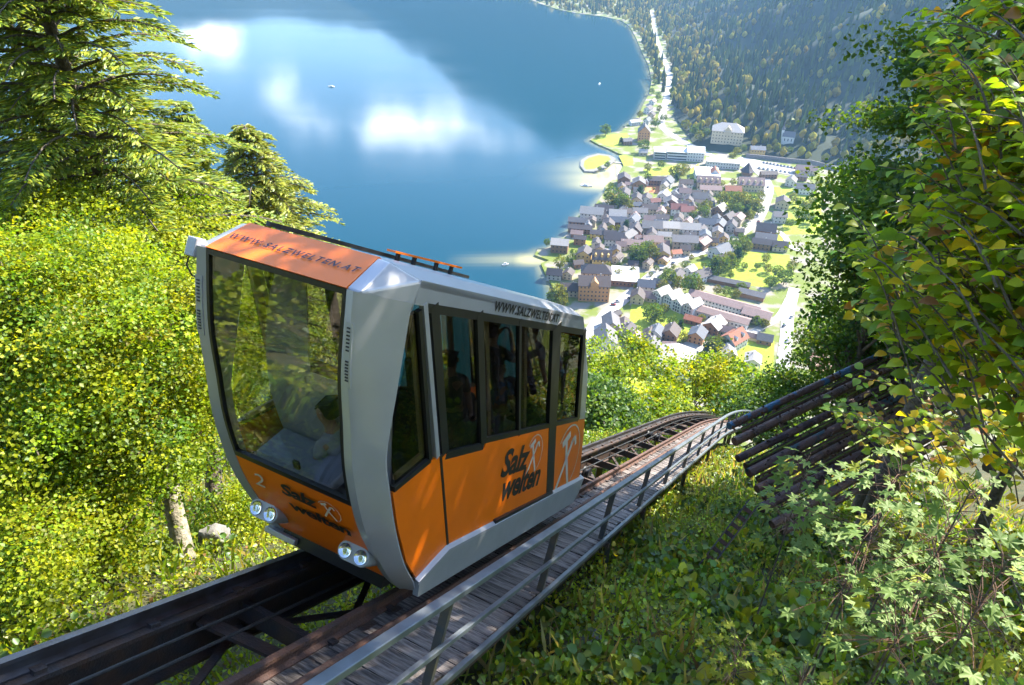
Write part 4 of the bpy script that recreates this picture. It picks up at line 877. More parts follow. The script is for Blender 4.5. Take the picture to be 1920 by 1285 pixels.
for t in np.arange(2.32, 42, 2.65):
    MB().bar(KB(-2.035, t, -2.531), KB(-2.035, t, -3.50), 0.075, 0.05, TT).build('railing_post', M['zinc_dark'], rlg)
pp = MB().tube([KB(-2.72, t, -3.27) for t in np.arange(0.6, 40, 1.0)], 0.038, 10)
solo(pp, 'conduit_pipe', M['rust'], KB(-2.72, 1, -3.3), 'rusty conduit pipe running between the rail and the planks', 'pipe', smooth=50)
for t in (3.35, 7.2, 11.0):
    pass

# ------------------------------------------------------------------ funicular car
M['orange'] = mat('orange_paint', (0.88, 0.172, 0.003), 0.38, vary=0.14, scale=1.3, detail=9, coat=0.12, spec=0.35)
M['silver'] = mat('silver_paint', (0.41, 0.41, 0.435), 0.32, 0.25, vary=0.10, scale=2, coat=0.4)
M['skirt'] = mat('grey_skirt', (0.36, 0.38, 0.39), 0.4, 0.2, vary=0.12, scale=3, coat=0.2)
M['black'] = mat('black_trim', (0.014, 0.014, 0.015), 0.35, vary=0.1, scale=6)
M['ink'] = mat('black_lettering', (0.012, 0.011, 0.012), 0.5, vary=0.05)
M['navy'] = mat('navy_lettering', (0.008, 0.006, 0.02), 0.5, vary=0.05)
M['emblem'] = mat('pale_emblem', (0.62, 0.55, 0.46), 0.5, vary=0.08)
M['glass_front'] = glass_mat('windscreen_glass', (0.88, 0.89, 0.87), 2.0)
M['glass_side'] = glass_mat('tinted_side_glass', (0.60, 0.60, 0.54), 1.45)
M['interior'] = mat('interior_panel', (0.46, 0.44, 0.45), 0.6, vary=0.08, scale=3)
M['tan'] = mat('tan_pillar', (0.52, 0.36, 0.22), 0.55, vary=0.1, scale=4)
M['seat'] = mat('seat_fabric', (0.022, 0.024, 0.026), 0.85, vary=0.3, scale=12)
M['floor'] = mat('car_floor', (0.09, 0.09, 0.095), 0.7, vary=0.2, scale=8)
M['lamp'] = mat('lamp_reflector', (0.75, 0.78, 0.82), 0.12, 0.9, vary=0.1, scale=12)
M['lens'] = glass_mat('lamp_lens', (0.92, 0.95, 1.0), 1.5)
CC = -3.57; HW = 0.89; FHW = 0.78
def C(u, t, n): return K(CC + u, t, n)
car = empty('funicular_car', C(0, 7.0, -3.1)); tag(car, 'orange and silver panoramic funicular car numbered 2 descending the track', 'funicular car')
FP = [(3.83, -0.28), (4.0, -0.86), (4.2, -1.30), (4.40, -1.71), (4.74, -2.20), (5.13, -2.60), (5.42, -2.86), (5.62, -3.0)]   # uphill end, in (t, n)
RP = [(8.52, -0.10), (9.02, -0.50), (9.45, -0.90), (9.98, -1.67), (10.36, -2.30), (10.56, -2.66)]                            # downhill end
def fp(n): return float(np.interp(-n, [-b for _, b in FP], [a for a, _ in FP]))
def fpn(nv):  # smooth resampling of the curved front
    return [(fp(n), n) for n in nv]
from math import hypot
def sm_profile(pts, k=5):
    c = [np.array(p) for p in pts]; return [tuple(catmull(c, s)) for s in np.linspace(0, len(c) - 1, (len(c) - 1) * k + 1)]
FPS = sm_profile(FP); 
def fps(n): return float(np.interp(-n, [-b for _, b in FPS], [a for a, _ in FPS]))
def fnorm(n):
    d = np.array([fps(n - 0.02) - fps(n + 0.02), -0.04]); d /= np.linalg.norm(d); return np.array([d[1], -d[0]])   # outward (uphill) in (t, n)
# side of the hoop where it meets the side wall
SB = [(3.98, -0.30), (4.40, -0.33), (4.50, -1.0), (4.58, -1.48), (4.75, -1.79), (5.02, -2.20), (5.34, -2.60), (5.62, -2.86), (5.72, -3.0)]
SBS = sm_profile(SB[1:], 5)
def sbt(n): return float(np.interp(-n, [-b for _, b in SBS], [a for a, _ in SBS]))
nv = [b for _, b in FPS]
# silver hoop at the uphill end: front strip, corner and side strip, each side
for sg in (-1, 1):
    rings = []
    for n in nv:
        t = fps(n); ti = t + 0.02; inner = 0.675 - 0.03 * min(1, max(0, (-n - 0.3) / 1.8))
        s_t = max(sbt(n) - 0.04, t + 0.12)
        rings.append([C(sg * inner, t + 0.16, n), C(sg * inner, t + 0.015, n), C(sg * (FHW - 0.03), t - 0.01, n), C(sg * FHW, t + 0.03, n), C(sg * (HW + 0.004), s_t - 0.02, n), C(sg * (HW + 0.004), s_t, n), C(sg * (HW - 0.10), s_t + 0.01, n)])
    h_ = MB().loft(rings).build('hoop_frame', M['silver'], car, smooth=28)
    # top corner piece: from the hoop over the chamfer to the roof
    mb_ = MB(); A = [C(sg * 0.675, 3.845, -0.275), C(sg * FHW, 3.86, -0.28), C(sg * (HW + 0.004), 4.38, -0.31), C(sg * (HW + 0.004), 4.42, -0.108), C(sg * 0.73, 4.20, -0.027), C(sg * 0.64, 4.17, -0.018)]
    B = [p_ - NN * 0.06 + TT * 0.06 - sg * LL * 0.04 for p_ in A]
    mb_.add(A + B, [(0, 1, 5), (1, 4, 5), (1, 3, 4), (1, 2, 3), (6, 11, 7), (7, 11, 10), (7, 10, 9), (7, 9, 8), (0, 6, 7, 1), (1, 7, 8, 2), (2, 8, 9, 3), (3, 9, 10, 4), (4, 10, 11, 5), (5, 11, 6, 0)])
    mb_.build('corner_cap', M['silver'], car, bevel=0.015)
# orange panel with the web address, windscreen, lower orange apron
tp = MB(); tp.add([C(-0.675, 3.835, -0.272), C(0.675, 3.835, -0.272), C(0.64, 4.175, -0.012), C(-0.64, 4.175, -0.012), C(-0.675, 3.90, -0.30), C(0.675, 3.90, -0.30), C(0.64, 4.24, -0.03), C(-0.64, 4.24, -0.03)],
        [(0, 1, 2, 3), (7, 6, 5, 4), (0, 4, 5, 1), (1, 5, 6, 2), (2, 6, 7, 3), (3, 7, 4, 0)])
top_panel = tp.build('header_panel', M['orange'], car)
def front_strip(n0, n1, u0, u1, inset, th, name, material, k=14, **kw):
    rows = []
    for n in np.linspace(n0, n1, k):
        q = fnorm(n); t = fps(n)
        taper = 1 - 0.045 * min(1, max(0, (-n - 0.3) / 1.8))
        rows.append([C(u0 * taper, t - q[0] * inset, n - q[1] * inset), C(u1 * taper, t - q[0] * inset, n - q[1] * inset), C(u1 * taper, t - q[0] * (inset + th), n - q[1] * (inset + th)), C(u0 * taper, t - q[0] * (inset + th), n - q[1] * (inset + th))])
    return MB().loft(rows).build(name, material, car, smooth=40, **kw)
front_strip(-0.30, -2.0, -0.66, 0.66, 0.03, 0.012, 'windscreen', M['glass_front'], 20)
front_strip(-0.283, -0.325, -0.672, 0.672, 0.012, 0.04, 'windscreen_seal', M['black'], 3)
front_strip(-1.975, -2.025, -0.672, 0.672, 0.010, 0.04, 'windscreen_seal', M['black'], 3)
for sg in (-1, 1): front_strip(-0.30, -2.02, sg * 0.645, sg * 0.674, 0.012, 0.04, 'windscreen_seal', M['black'], 20)
apron = front_strip(-2.03, -2.97, -0.672, 0.672, 0.015, 0.05, 'apron', M['orange'], 12)
def mapped(name, mb_or_me, fn, material, parent):
    me = mb_or_me
    for v in me.vertices: v.co = Vector(fn(v.co)) - Vector(car.location)
    me.materials.clear(); me.materials.append(material); me.update()
    return link(name, me, parent)
def text_mesh(body, size, shear=0.0, space=1.0, bold=0.0, xs=1.0):
    cu = bpy.data.curves.new('txt', 'FONT'); cu.body = body; cu.size = size; cu.shear = shear; cu.space_character = space; cu.align_x = 'CENTER'; cu.align_y = 'CENTER'; cu.offset = bold; cu.resolution_u = 3
    o = bpy.data.objects.new('txt', cu); col.objects.link(o)
    dg = bpy.context.evaluated_depsgraph_get(); me = bpy.data.meshes.new_from_object(o.evaluated_get(dg))
    bpy.data.objects.remove(o); bpy.data.curves.remove(cu)
    if xs != 1.0:
        for v in me.vertices: v.co.x *= xs
    return me
hd = np.array([4.175 - 3.835, 0.276]); hd_l = np.linalg.norm(hd); hd /= hd_l; hn = np.array([-hd[1], hd[0]])
def on_header(co): 
    v = hd_l * 0.46 + co.y; return C(co.x, 3.835 + hd[0] * v + hn[0] * 0.006, -0.272 + hd[1] * v + hn[1] * 0.006)
mapped('web_address', text_mesh('WWW.SALZWELTEN.AT', 0.088, 0.25, 1.38, 0.002), on_header, M['navy'], top_panel)
def on_apron(u0, n0, rot=0.0):
    cr, sr_ = math.cos(rot), math.sin(rot)
    def fn(co):
        x, y = co.x * cr - co.y * sr_, co.x * sr_ + co.y * cr
        q0 = fnorm(n0); n = n0 + y * abs(q0[0]); n = max(-2.97, min(-2.03, n)); q = fnorm(n); return C(u0 + x, fps(n) + q[0] * 0.004, n + q[1] * 0.004)
    return fn
mapped('number', text_mesh('2', 0.27, 0.3), on_apron(-0.44, -2.20), M['emblem'], apron)
mapped('logo_word', text_mesh('Salz', 0.21, 0.12, 0.95, 0.007, 1.25), on_apron(0.03, -2.17), M['ink'], apron)
mapped('logo_word', text_mesh('welten', 0.21, 0.12, 0.95, 0.007, 1.25), on_apron(0.20, -2.34), M['ink'], apron)
def hammer_mesh(s):
    """crossed hammer figure in a thin ring"""
    mb_ = MB()
    def stroke(pts, w):
        for (x0, y0), (x1, y1) in zip(pts[:-1], pts[1:]):
            d = np.array([x1 - x0, y1 - y0]); l_ = np.linalg.norm(d); k = max(1, int(l_ / 0.25))
            q = np.array([-d[1], d[0]]) / l_ * w / 2
            for i in range(k):
                a, b = np.array([x0, y0]) + d * i / k, np.array([x0, y0]) + d * (i + 1) / k
                mb_.add([(*(a + q) * s, 0), (*(a - q) * s, 0), (*(b - q) * s, 0), (*(b + q) * s, 0)], [(0, 1, 2, 3)])
    stroke([(-0.62, -0.9), (0.25, 0.55)], 0.16); stroke([(0.45, -0.9), (-0.15, 0.1), (-0.35, 0.55)], 0.16)
    stroke([(-0.65, 0.45), (-0.1, 0.75)], 0.22); stroke([(0.1, 0.42), (0.38, 0.62), (0.55, 0.35)], 0.14)
    stroke([(1.0 * math.cos(a), 1.0 * math.sin(a)) for a in np.linspace(-0.9, 2.6, 22)], 0.045)
    return mb_.mesh('emblem')
mapped('emblem', hammer_mesh(0.12), on_apron(0.38, -2.18), M['emblem'], apron)
# headlamp pods
for sg in (-1, 1):
    uc = sg * 0.53 - 0.02; n0 = -2.62; t0 = fps(n0) + 0.02; q = np.array([-0.98, 0.2]); tang = np.array([0.2, 0.98])
    def pod_pt(a, b, c): return C(uc + a, t0 + tang[0] * b + q[0] * c, n0 + tang[1] * b + q[1] * c)
    oi_, oo = [], []
    for j in range(24):
        a = 2 * math.pi * j / 24; x = 0.085 * math.copysign(1, math.cos(a)) + 0.088 * math.cos(a); y = 0.088 * math.sin(a); oo.append((x, y))
    pod = MB().loft([[pod_pt(x, y, d) for x, y in oo] for d in (-0.10, 0.115)] + [[pod_pt(x * 0.96, y * 0.92, 0.13) for x, y in oo]]).build('headlamp_pod', M['silver'], car, smooth=40)
    for s2 in (-1, 1):
        cxx = s2 * 0.085
        hl = MB().loft([[pod_pt(cxx + r_ * math.cos(a), r_ * math.sin(a), d) for a in (2 * math.pi * j / 20 for j in range(20))] for r_, d in ((0.068, 0.131), (0.064, 0.143), (0.045, 0.1325), (0.012, 0.1315))]).build('headlamp', M['lamp'], pod, smooth=50)
# vent plates with slots on the hoop
for sg in (-1, 1):
    vp = MB(); rows = []
    for n in np.linspace(-0.50, -0.97, 6): rows.append([C(sg * 0.70, fps(n) - 0.004, n), C(sg * 0.765, fps(n) - 0.010, n), C(sg * 0.765, fps(n) + 0.01, n), C(sg * 0.70, fps(n) + 0.016, n)])
    vo = MB().loft(rows).build('vent_plate', M['silver'], car)
    sl = MB()
    for n in list(np.linspace(-0.54, -0.70, 7)) + list(np.linspace(-0.78, -0.92, 7)):
        sl.box(C(sg * 0.735, fps(n) - 0.010, n), LL * 0.014, TT * 0.004, NN * 0.006)
    tag(sl.build('vent_slots', M['black'], vo), kind='stuff')
bx_ = MB().box(C(-0.80, 3.86, -0.30), LL * 0.05, TT * 0.05, NN * 0.075).build('camera_box', M['silver'], car, bevel=0.01)
MB().tube([C(-0.82, 3.84, -0.37), C(-0.85, 3.86, -0.45), C(-0.82, 3.90, -0.52), C(-0.78, 3.92, -0.53)], 0.007, 6).build('cable', M['black'], bx_)
# roof and side walls
def side_pt(s, n): return s - 0.65 * n      # upright lines on the inclined car
roofp = MB(); 
def rt(u, t, n): return C(u, t, n)
r0 = [(-HW, 4.42, -0.11), (-0.73, 4.20, -0.03), (-0.35, 4.19, -0.01), (0.35, 4.19, -0.01), (0.73, 4.20, -0.03), (HW, 4.42, -0.11)]
r1 = [(-HW, 8.52, -0.11), (-0.73, 8.40, -0.03), (-0.35, 8.36, -0.01), (0.35, 8.36, -0.01), (0.73, 8.40, -0.03), (HW, 8.52, -0.11)]
roofp.loft([[C(*p_) for p_ in r0] + [C(u, t, n - 0.05) for u, t, n in reversed(r0)], [C(*p_) for p_ in r1] + [C(u, t, n - 0.05) for u, t, n in reversed(r1)]])
roof = roofp.build('roof', M['silver'], car)
def side_panel(sg, pts, name, material, out=0.0, th=0.03, parent=None, bevel=0.0):
    o_ = [C(sg * (HW + out), t, n) for t, n in pts]; i_ = [C(sg * (HW + out - th), t, n) for t, n in pts]; k = len(pts)
    mb_ = MB(); mb_.add(o_ + i_, [tuple(range(k)), tuple(range(2 * k - 1, k - 1, -1))] + [(j, k + j, k + (j + 1) % k, (j + 1) % k) for j in range(k)])
    return mb_.build(name, material, parent or car, bevel=bevel)
S_ = side_pt
NT, NB, NF = -0.27, -1.60, -2.66          # window head, belt, floor line
def rear_t(n): return float(np.interp(-n, [-b for _, b in RP], [a for a, _ in RP]))
for sg in (1, -1):
    fas = side_panel(sg, [(4.42, -0.10), (8.52, -0.10), (8.74, NT), (4.40, NT - 0.02)], 'fascia', M['silver'])
    # glazing
    wins = [('door_window', 4.56, 5.28, -1.60), ('window', 5.40, 6.27, -1.54), ('window', 6.33, 7.25, -1.54), ('window', 7.63, 8.50, -1.56)]
    for nm, s0, s1, nb in wins:
        n_t = NT - 0.05
        side_panel(sg, [(S_(s0, n_t), n_t), (S_(s1, n_t), n_t), (S_(s1, nb), nb), (S_(s0, nb), nb)], nm, M['glass_side'], -0.022, 0.008)
    tri = [(4.46, -0.36), (4.55, -0.36), (5.27, -1.60), (4.83, -1.78), (4.70, -1.60), (4.62, -1.40), (4.54, -1.0)]
    side_panel(sg, tri, 'quarter_window', M['glass_side'], -0.022, 0.008)
    # black window surround, built of bars
    def sbar(s0, n0, s1, n1, w, name, material, out=0.0, th=0.045, skew=True):
        t0_, t1_ = (S_(s0, n0), S_(s1, n1)) if skew else (s0, s1)
        d = np.array([t1_ - t0_, n1 - n0]); l_ = np.linalg.norm(d); q = np.array([-d[1], d[0]]) / l_ * w / 2
        return side_panel(sg, [(t0_ + q[0], n0 + q[1]), (t1_ + q[0], n1 + q[1]), (t1_ - q[0], n1 - q[1]), (t0_ - q[0], n0 - q[1])], name, material, out, th)
    sbar(4.40, NT - 0.03, 8.62, NT - 0.03, 0.075, 'window_head', M['black'], 0.002)
    sbar(4.52, -1.625, 5.33, -1.625, 0.075, 'window_sill', M['black'], 0.002); sbar(5.33, -1.565, 8.55, -1.565, 0.06, 'window_sill', M['black'], 0.003)
    for s0, w in ((4.515, 0.11), (5.34, 0.11), (6.30, 0.05)): sbar(s0, NT, s0, -1.60, w, 'mullion', M['black'], 0.004)
    sbar(7.44, NT, 7.44, NF, 0.24, 'door_post', M['black'], 0.005); sbar(8.56, NT, 8.56, -1.58, 0.10, 'mullion', M['black'], 0.004)
    sbar(4.42, -1.60, 4.42, NF, 0.035, 'door_gap', M['black'], 0.005); sbar(4.37, NT, 4.37, -1.62, 0.055, 'pillar_strip', M['silver'], 0.006)
    # quarter window frame
    sbar(4.50, -0.33, 5.30, -1.63, 0.05, 'quarter_frame', M['black'], 0.004, skew=False); sbar(5.30, -1.63, 4.80, -1.82, 0.05, 'quarter_frame', M['black'], 0.004, skew=False)
    # orange lower panels
    og1 = side_panel(sg, [(sbt(-1.84), -1.84), (4.80, -1.845), (5.30, -1.655), (5.47, -1.60), (S_(4.40, NF), NF), (5.62, -2.84), (sbt(-2.60), -2.60), (sbt(-2.2), -2.2)], 'end_panel', M['orange'], 0.0)
    og2 = side_panel(sg, [(S_(4.44, -1.60), -1.60), (S_(5.33, -1.66), -1.66), (S_(5.40, -1.59), -1.59), (S_(7.32, -1.59), -1.59), (S_(7.32, NF), NF), (S_(4.44, NF), NF)], 'door_panel', M['orange'], 0.001)
    og3 = side_panel(sg, [(S_(7.56, -1.59), -1.59), (rear_t(-1.59), -1.59), (rear_t(-2.1), -2.1), (rear_t(NF), NF), (S_(7.56, NF), NF)], 'rear_panel', M['orange'], 0.0)
    side_panel(sg, [(S_(8.60, NT), NT), (rear_t(NT), NT), (rear_t(-0.9), -0.9), (rear_t(-1.59), -1.59), (S_(8.60, -1.58), -1.58)], 'rear_frame', M['silver'], 0.001)
    # skirt with a bright upper ledge
    sk = side_panel(sg, [(5.62, -2.86), (6.10, -2.67), (10.52, -2.655), (10.66, -2.64), (10.58, -2.86), (10.40, -3.0), (6.0, -3.02), (5.66, -3.02)], 'skirt', M['skirt'], 0.045, 0.06)
    MB().add([C(sg * (HW + 0.048), *q) for q in ((5.60, -2.855), (6.10, -2.655), (10.66, -2.63))] + [C(sg * (HW - 0.02), *q) for q in ((5.60, -2.83), (6.10, -2.62), (10.66, -2.59))] + [C(sg * (HW + 0.048), *q) for q in ((5.60, -2.885), (6.10, -2.69), (10.66, -2.665))], [(0, 1, 4, 3), (1, 2, 5, 4), (0, 6, 7, 1), (1, 7, 8, 2)]).build('skirt_ledge', M['silver'], sk, fix=True)
    MB().box(C(sg * (HW + 0.01), 8.2, NF + 0.03), TT * 0.98, NN * 0.03, LL * 0.03).build('door_step', M['black'], car)
    if sg == 1:
        def on_side(t0, n0, out, skew=0.0, along=(1.0, 0.0)):
            def fn(co): return C(HW + out, t0 + co.x + skew * co.y, n0 + co.y)
            return fn
        mapped('web_address', text_mesh('WWW.SALZWELTEN.AT', 0.13, 0.0, 1.10, 0.0035, 1.18), on_side(6.68, -0.188, 0.006), M['ink'], fas)
        # lettering on the door stands upright while the car leans downhill
        mapped('logo_word', text_mesh('Salz', 0.46, 0.15, 0.95, 0.014, 1.15), on_side(7.42, -1.93, 0.005, -0.2), M['ink'], og2)
        mapped('logo_word', text_mesh('welten', 0.46, 0.15, 0.95, 0.014, 1.05), on_side(7.85, -2.25, 0.005, -0.2), M['ink'], og2)
        mapped('emblem', hammer_mesh(0.27), on_side(8.03, -1.92, 0.004, -0.3), M['emblem'], og2)
        mapped('emblem', hammer_mesh(0.52), on_side(9.55, -2.16, 0.004, -0.3), M['emblem'], og3)
# downhill end wall
rr_ = sm_profile(RP, 4)
MB().loft([[C(-HW + 0.03, t, n), C(HW - 0.03, t, n), C(HW - 0.03, t - 0.04, n), C(-HW + 0.03, t - 0.04, n)] for t, n in rr_ if n > -0.4]).build('rear_header', M['orange'], car)
MB().loft([[C(-HW + 0.12, t, n), C(HW - 0.12, t, n), C(HW - 0.12, t - 0.01, n), C(-HW + 0.12, t - 0.01, n)] for t, n in rr_ if -1.65 < n < -0.35]).build('rear_window', M['glass_side'], car)
MB().loft([[C(-HW + 0.03, t, n), C(HW - 0.03, t, n), C(HW - 0.03, t - 0.05, n), C(-HW + 0.03, t - 0.05, n)] for t, n in rr_ if n < -1.60]).build('rear_apron', M['orange'], car)
# underframe, wheels, buffers
MB().loft([[C(u, t, n) for u, n in ((-0.62, -2.75), (0.62, -2.75), (0.62, -3.02), (-0.62, -3.02))] for t in (5.5, 10.4)]).build('underframe', M['black'], car)
MB().box(C(-0.62, 5.50, -2.97), LL * 0.2, TT * 0.05, NN * 0.03).build('bumper', M['silver'], car, bevel=0.01)
for t in (6.3, 7.1, 8.9, 9.7):
    for sg in (-1, 1):
        c_ = K(LC + sg * RG, t, -3.0)
        MB().loft([[c_ + LL * dx + (TT * math.cos(a) + NN * math.sin(a)) * r_ for a in (2 * math.pi * j / 18 for j in range(18))] for dx, r_ in ((-0.05, 0.19), (0.04, 0.19), (0.05, 0.16))]).build('wheel', M['steel'], car, smooth=40)
# roof rack with orange bar, dark roof rails
def on_n(px, py, n):
    v = ray(px, py); P_ = v * (n / (v @ NN)) if abs(n) > 1e-3 else None; return P_
for u in (-0.62,): MB().bar(C(u, 4.35, 0.018), C(u, 8.0, 0.018), 0.04, 0.04).build('roof_rail', M['black'], roof)
rk = MB().bar(C(-0.50, 5.98, 0.075), C(-0.28, 7.05, 0.10), 0.13, 0.022).build('roof_bar', M['orange'], car)
for f in (0.1, 0.33, 0.66, 0.9):
    q = C(-0.50, 5.98, 0.066) * (1 - f) + C(-0.28, 7.05, 0.091) * f
    MB().bar(q, q - NN * 0.10, 0.05, 0.03, LL).build('bar_post', M['black'], rk)
# interior --------------------------------------------------------------
MB().loft([[C(u, t, n) for u, n in ((-0.84, -2.62), (0.84, -2.62), (0.84, -2.68), (-0.84, -2.68))] for t in (5.75, 10.4)]).build('floor_pan', M['floor'], car)
FLN = -1.95
steps = []
for t in np.arange(5.75, 10.0, 0.85):      # level treads stepping down the inclined car
    c_ = C(0, t, FLN); steps.append(c_)
    MB().box(c_ - np.array([0, 0, 0.06]), LL * 0.83, np.array([math.sin(AZ), math.cos(AZ), 0]) * 0.36, np.array([0, 0, 0.05])).build('floor_tread', M['floor'], car)
FW = np.array([math.sin(AZ), math.cos(AZ), 0.0]); UPV = np.array([0, 0, 1.0])
# added panel imitating the windscreen's pale reflection, with a curved edge and a window
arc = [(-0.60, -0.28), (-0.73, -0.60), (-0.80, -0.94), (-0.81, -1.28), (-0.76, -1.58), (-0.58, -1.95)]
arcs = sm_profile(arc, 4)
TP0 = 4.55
def pt_panel(u, n, d=0.0): return C(u, TP0 + 0.45 * (-0.3 - n) * 0.9 + d, n)
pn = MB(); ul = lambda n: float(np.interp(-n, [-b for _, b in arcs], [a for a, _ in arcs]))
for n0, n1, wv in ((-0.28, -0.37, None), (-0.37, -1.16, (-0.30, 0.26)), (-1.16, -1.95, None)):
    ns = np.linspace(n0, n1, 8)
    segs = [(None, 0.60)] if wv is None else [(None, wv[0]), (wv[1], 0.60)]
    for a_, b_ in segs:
        pn.loft([[pt_panel(ul(n) if a_ is None else a_, n), pt_panel(b_, n), pt_panel(b_, n, 0.02), pt_panel(ul(n) if a_ is None else a_, n, 0.02)] for n in ns])
pn.build('pale_reflection_panel', M['interior'], car)
for sg in (-1, 1):
    for s0 in (5.62, 6.62, 7.75): 
        MB().bar(C(sg * 0.80, S_(s0, -0.25), -0.25), C(sg * 0.80, S_(s0, -1.6), -1.6), 0.07, 0.05, LL).build('interior_pillar', M['tan'], car)
    MB().bar(C(sg * 0.83, 4.50, -0.36), C(sg * 0.83, 5.24, -1.58), 0.075, 0.03, LL).build('quarter_pillar', M['tan'], car); MB().bar(C(sg * 0.83, 5.24, -1.58), C(sg * 0.83, 4.85, -1.74), 0.05, 0.03, LL).build('quarter_pillar', M['tan'], car)
MB().loft([[C(u, t, n) for u, n in ((-0.82, -0.14), (0.82, -0.14), (0.82, -0.17), (-0.82, -0.17))] for t in (4.45, 8.5)]).build('ceiling_panel', M['interior'], car)
dk = MB().box(C(-0.12, 4.92, -1.93), LL * 0.44, FW * 0.20, UPV * 0.05).build('control_desk', M['interior'], car, bevel=0.01)
MB().box(C(-0.12, 4.92, -1.93) + UPV * 0.075, LL * 0.42, FW * 0.18, UPV * 0.022).build('desk_glass', M['lens'], dk)
MB().box(C(-0.05, 4.70, -1.90) - UPV * 0.02, LL * 0.03, FW * 0.012, UPV * 0.04).build('desk_latch', M['black'], dk)
MB().loft([[C(u, t, n) for u, n in ((-0.66, -2.02), (0.66, -2.02), (0.66, -2.05), (-0.66, -2.05))] for t in (4.78, 5.4)]).build('dashboard', M['floor'], car)
def seat(u, t, label_=None):
    b = C(u, t, FLN) + UPV * 0.42
    s_ = MB(); s_.box(b, LL * 0.34, FW * 0.22, UPV * 0.05).build('seat', M['seat'], car, bevel=0.03)
    MB().box(b - FW * 0.24 + UPV * 0.34, LL * 0.34, FW * 0.045, UPV * 0.36).build('seat_back', M['seat'], car, bevel=0.03)
for u in (-0.45, 0.42): seat(u, 6.05)
seat(-0.42, 8.0); seat(0.45, 9.2); MB().box(C(-0.02, 4.78, -1.36) - UPV * 0.80, LL * 0.24, FW * 0.20, UPV * 0.05).build('driver_seat', M['seat'], car, bevel=0.02)

# people in the car -----------------------------------------------------
M['skin'] = mat('skin', (0.46, 0.26, 0.18), 0.55, vary=0.1, scale=12)
for k_, c_ in dict(lavender=(0.50, 0.44, 0.62), grey=(0.42, 0.42, 0.44), dark=(0.03, 0.034, 0.04), blue=(0.05, 0.14, 0.34), denim=(0.06, 0.08, 0.13), olive=(0.09, 0.10, 0.05), khaki=(0.30, 0.24, 0.15)).items():
    M['cloth_' + k_] = mat('cloth_' + k_, c_, 0.85, vary=0.25, scale=10, bump=0.2)
for k_, c_ in dict(brown=(0.055, 0.03, 0.018), black=(0.012, 0.010, 0.010), fair=(0.26, 0.17, 0.08)).items():
    M['hair_' + k_] = mat('hair_' + k_, c_, 0.6, vary=0.4, scale=40)
def skin_mesh(name, verts, edges, rad, root_i, material, parent, sub=1):
    me = bpy.data.meshes.new(name); off = root_loc(parent)
    me.from_pydata([tuple(np.array(v) - off) for v in verts], edges, []); me.update(); me.materials.append(material)
    o = link(name, me, parent)
    sm = o.modifiers.new('skin', 'SKIN'); 
    lay = me.skin_vertices[0] if me.skin_vertices else None
    for i, d in enumerate(me.skin_vertices[0].data):
        r_ = rad[i]; d.radius = (r_, r_) if not hasattr(r_, '__len__') else r_; d.use_root = i == root_i
    sm.use_smooth_shade = True
    if name in ('hair', 'body'): sub = 2
    if sub: ss = o.modifiers.new('subsurf', 'SUBSURF'); ss.levels = sub; ss.render_levels = sub
    return o
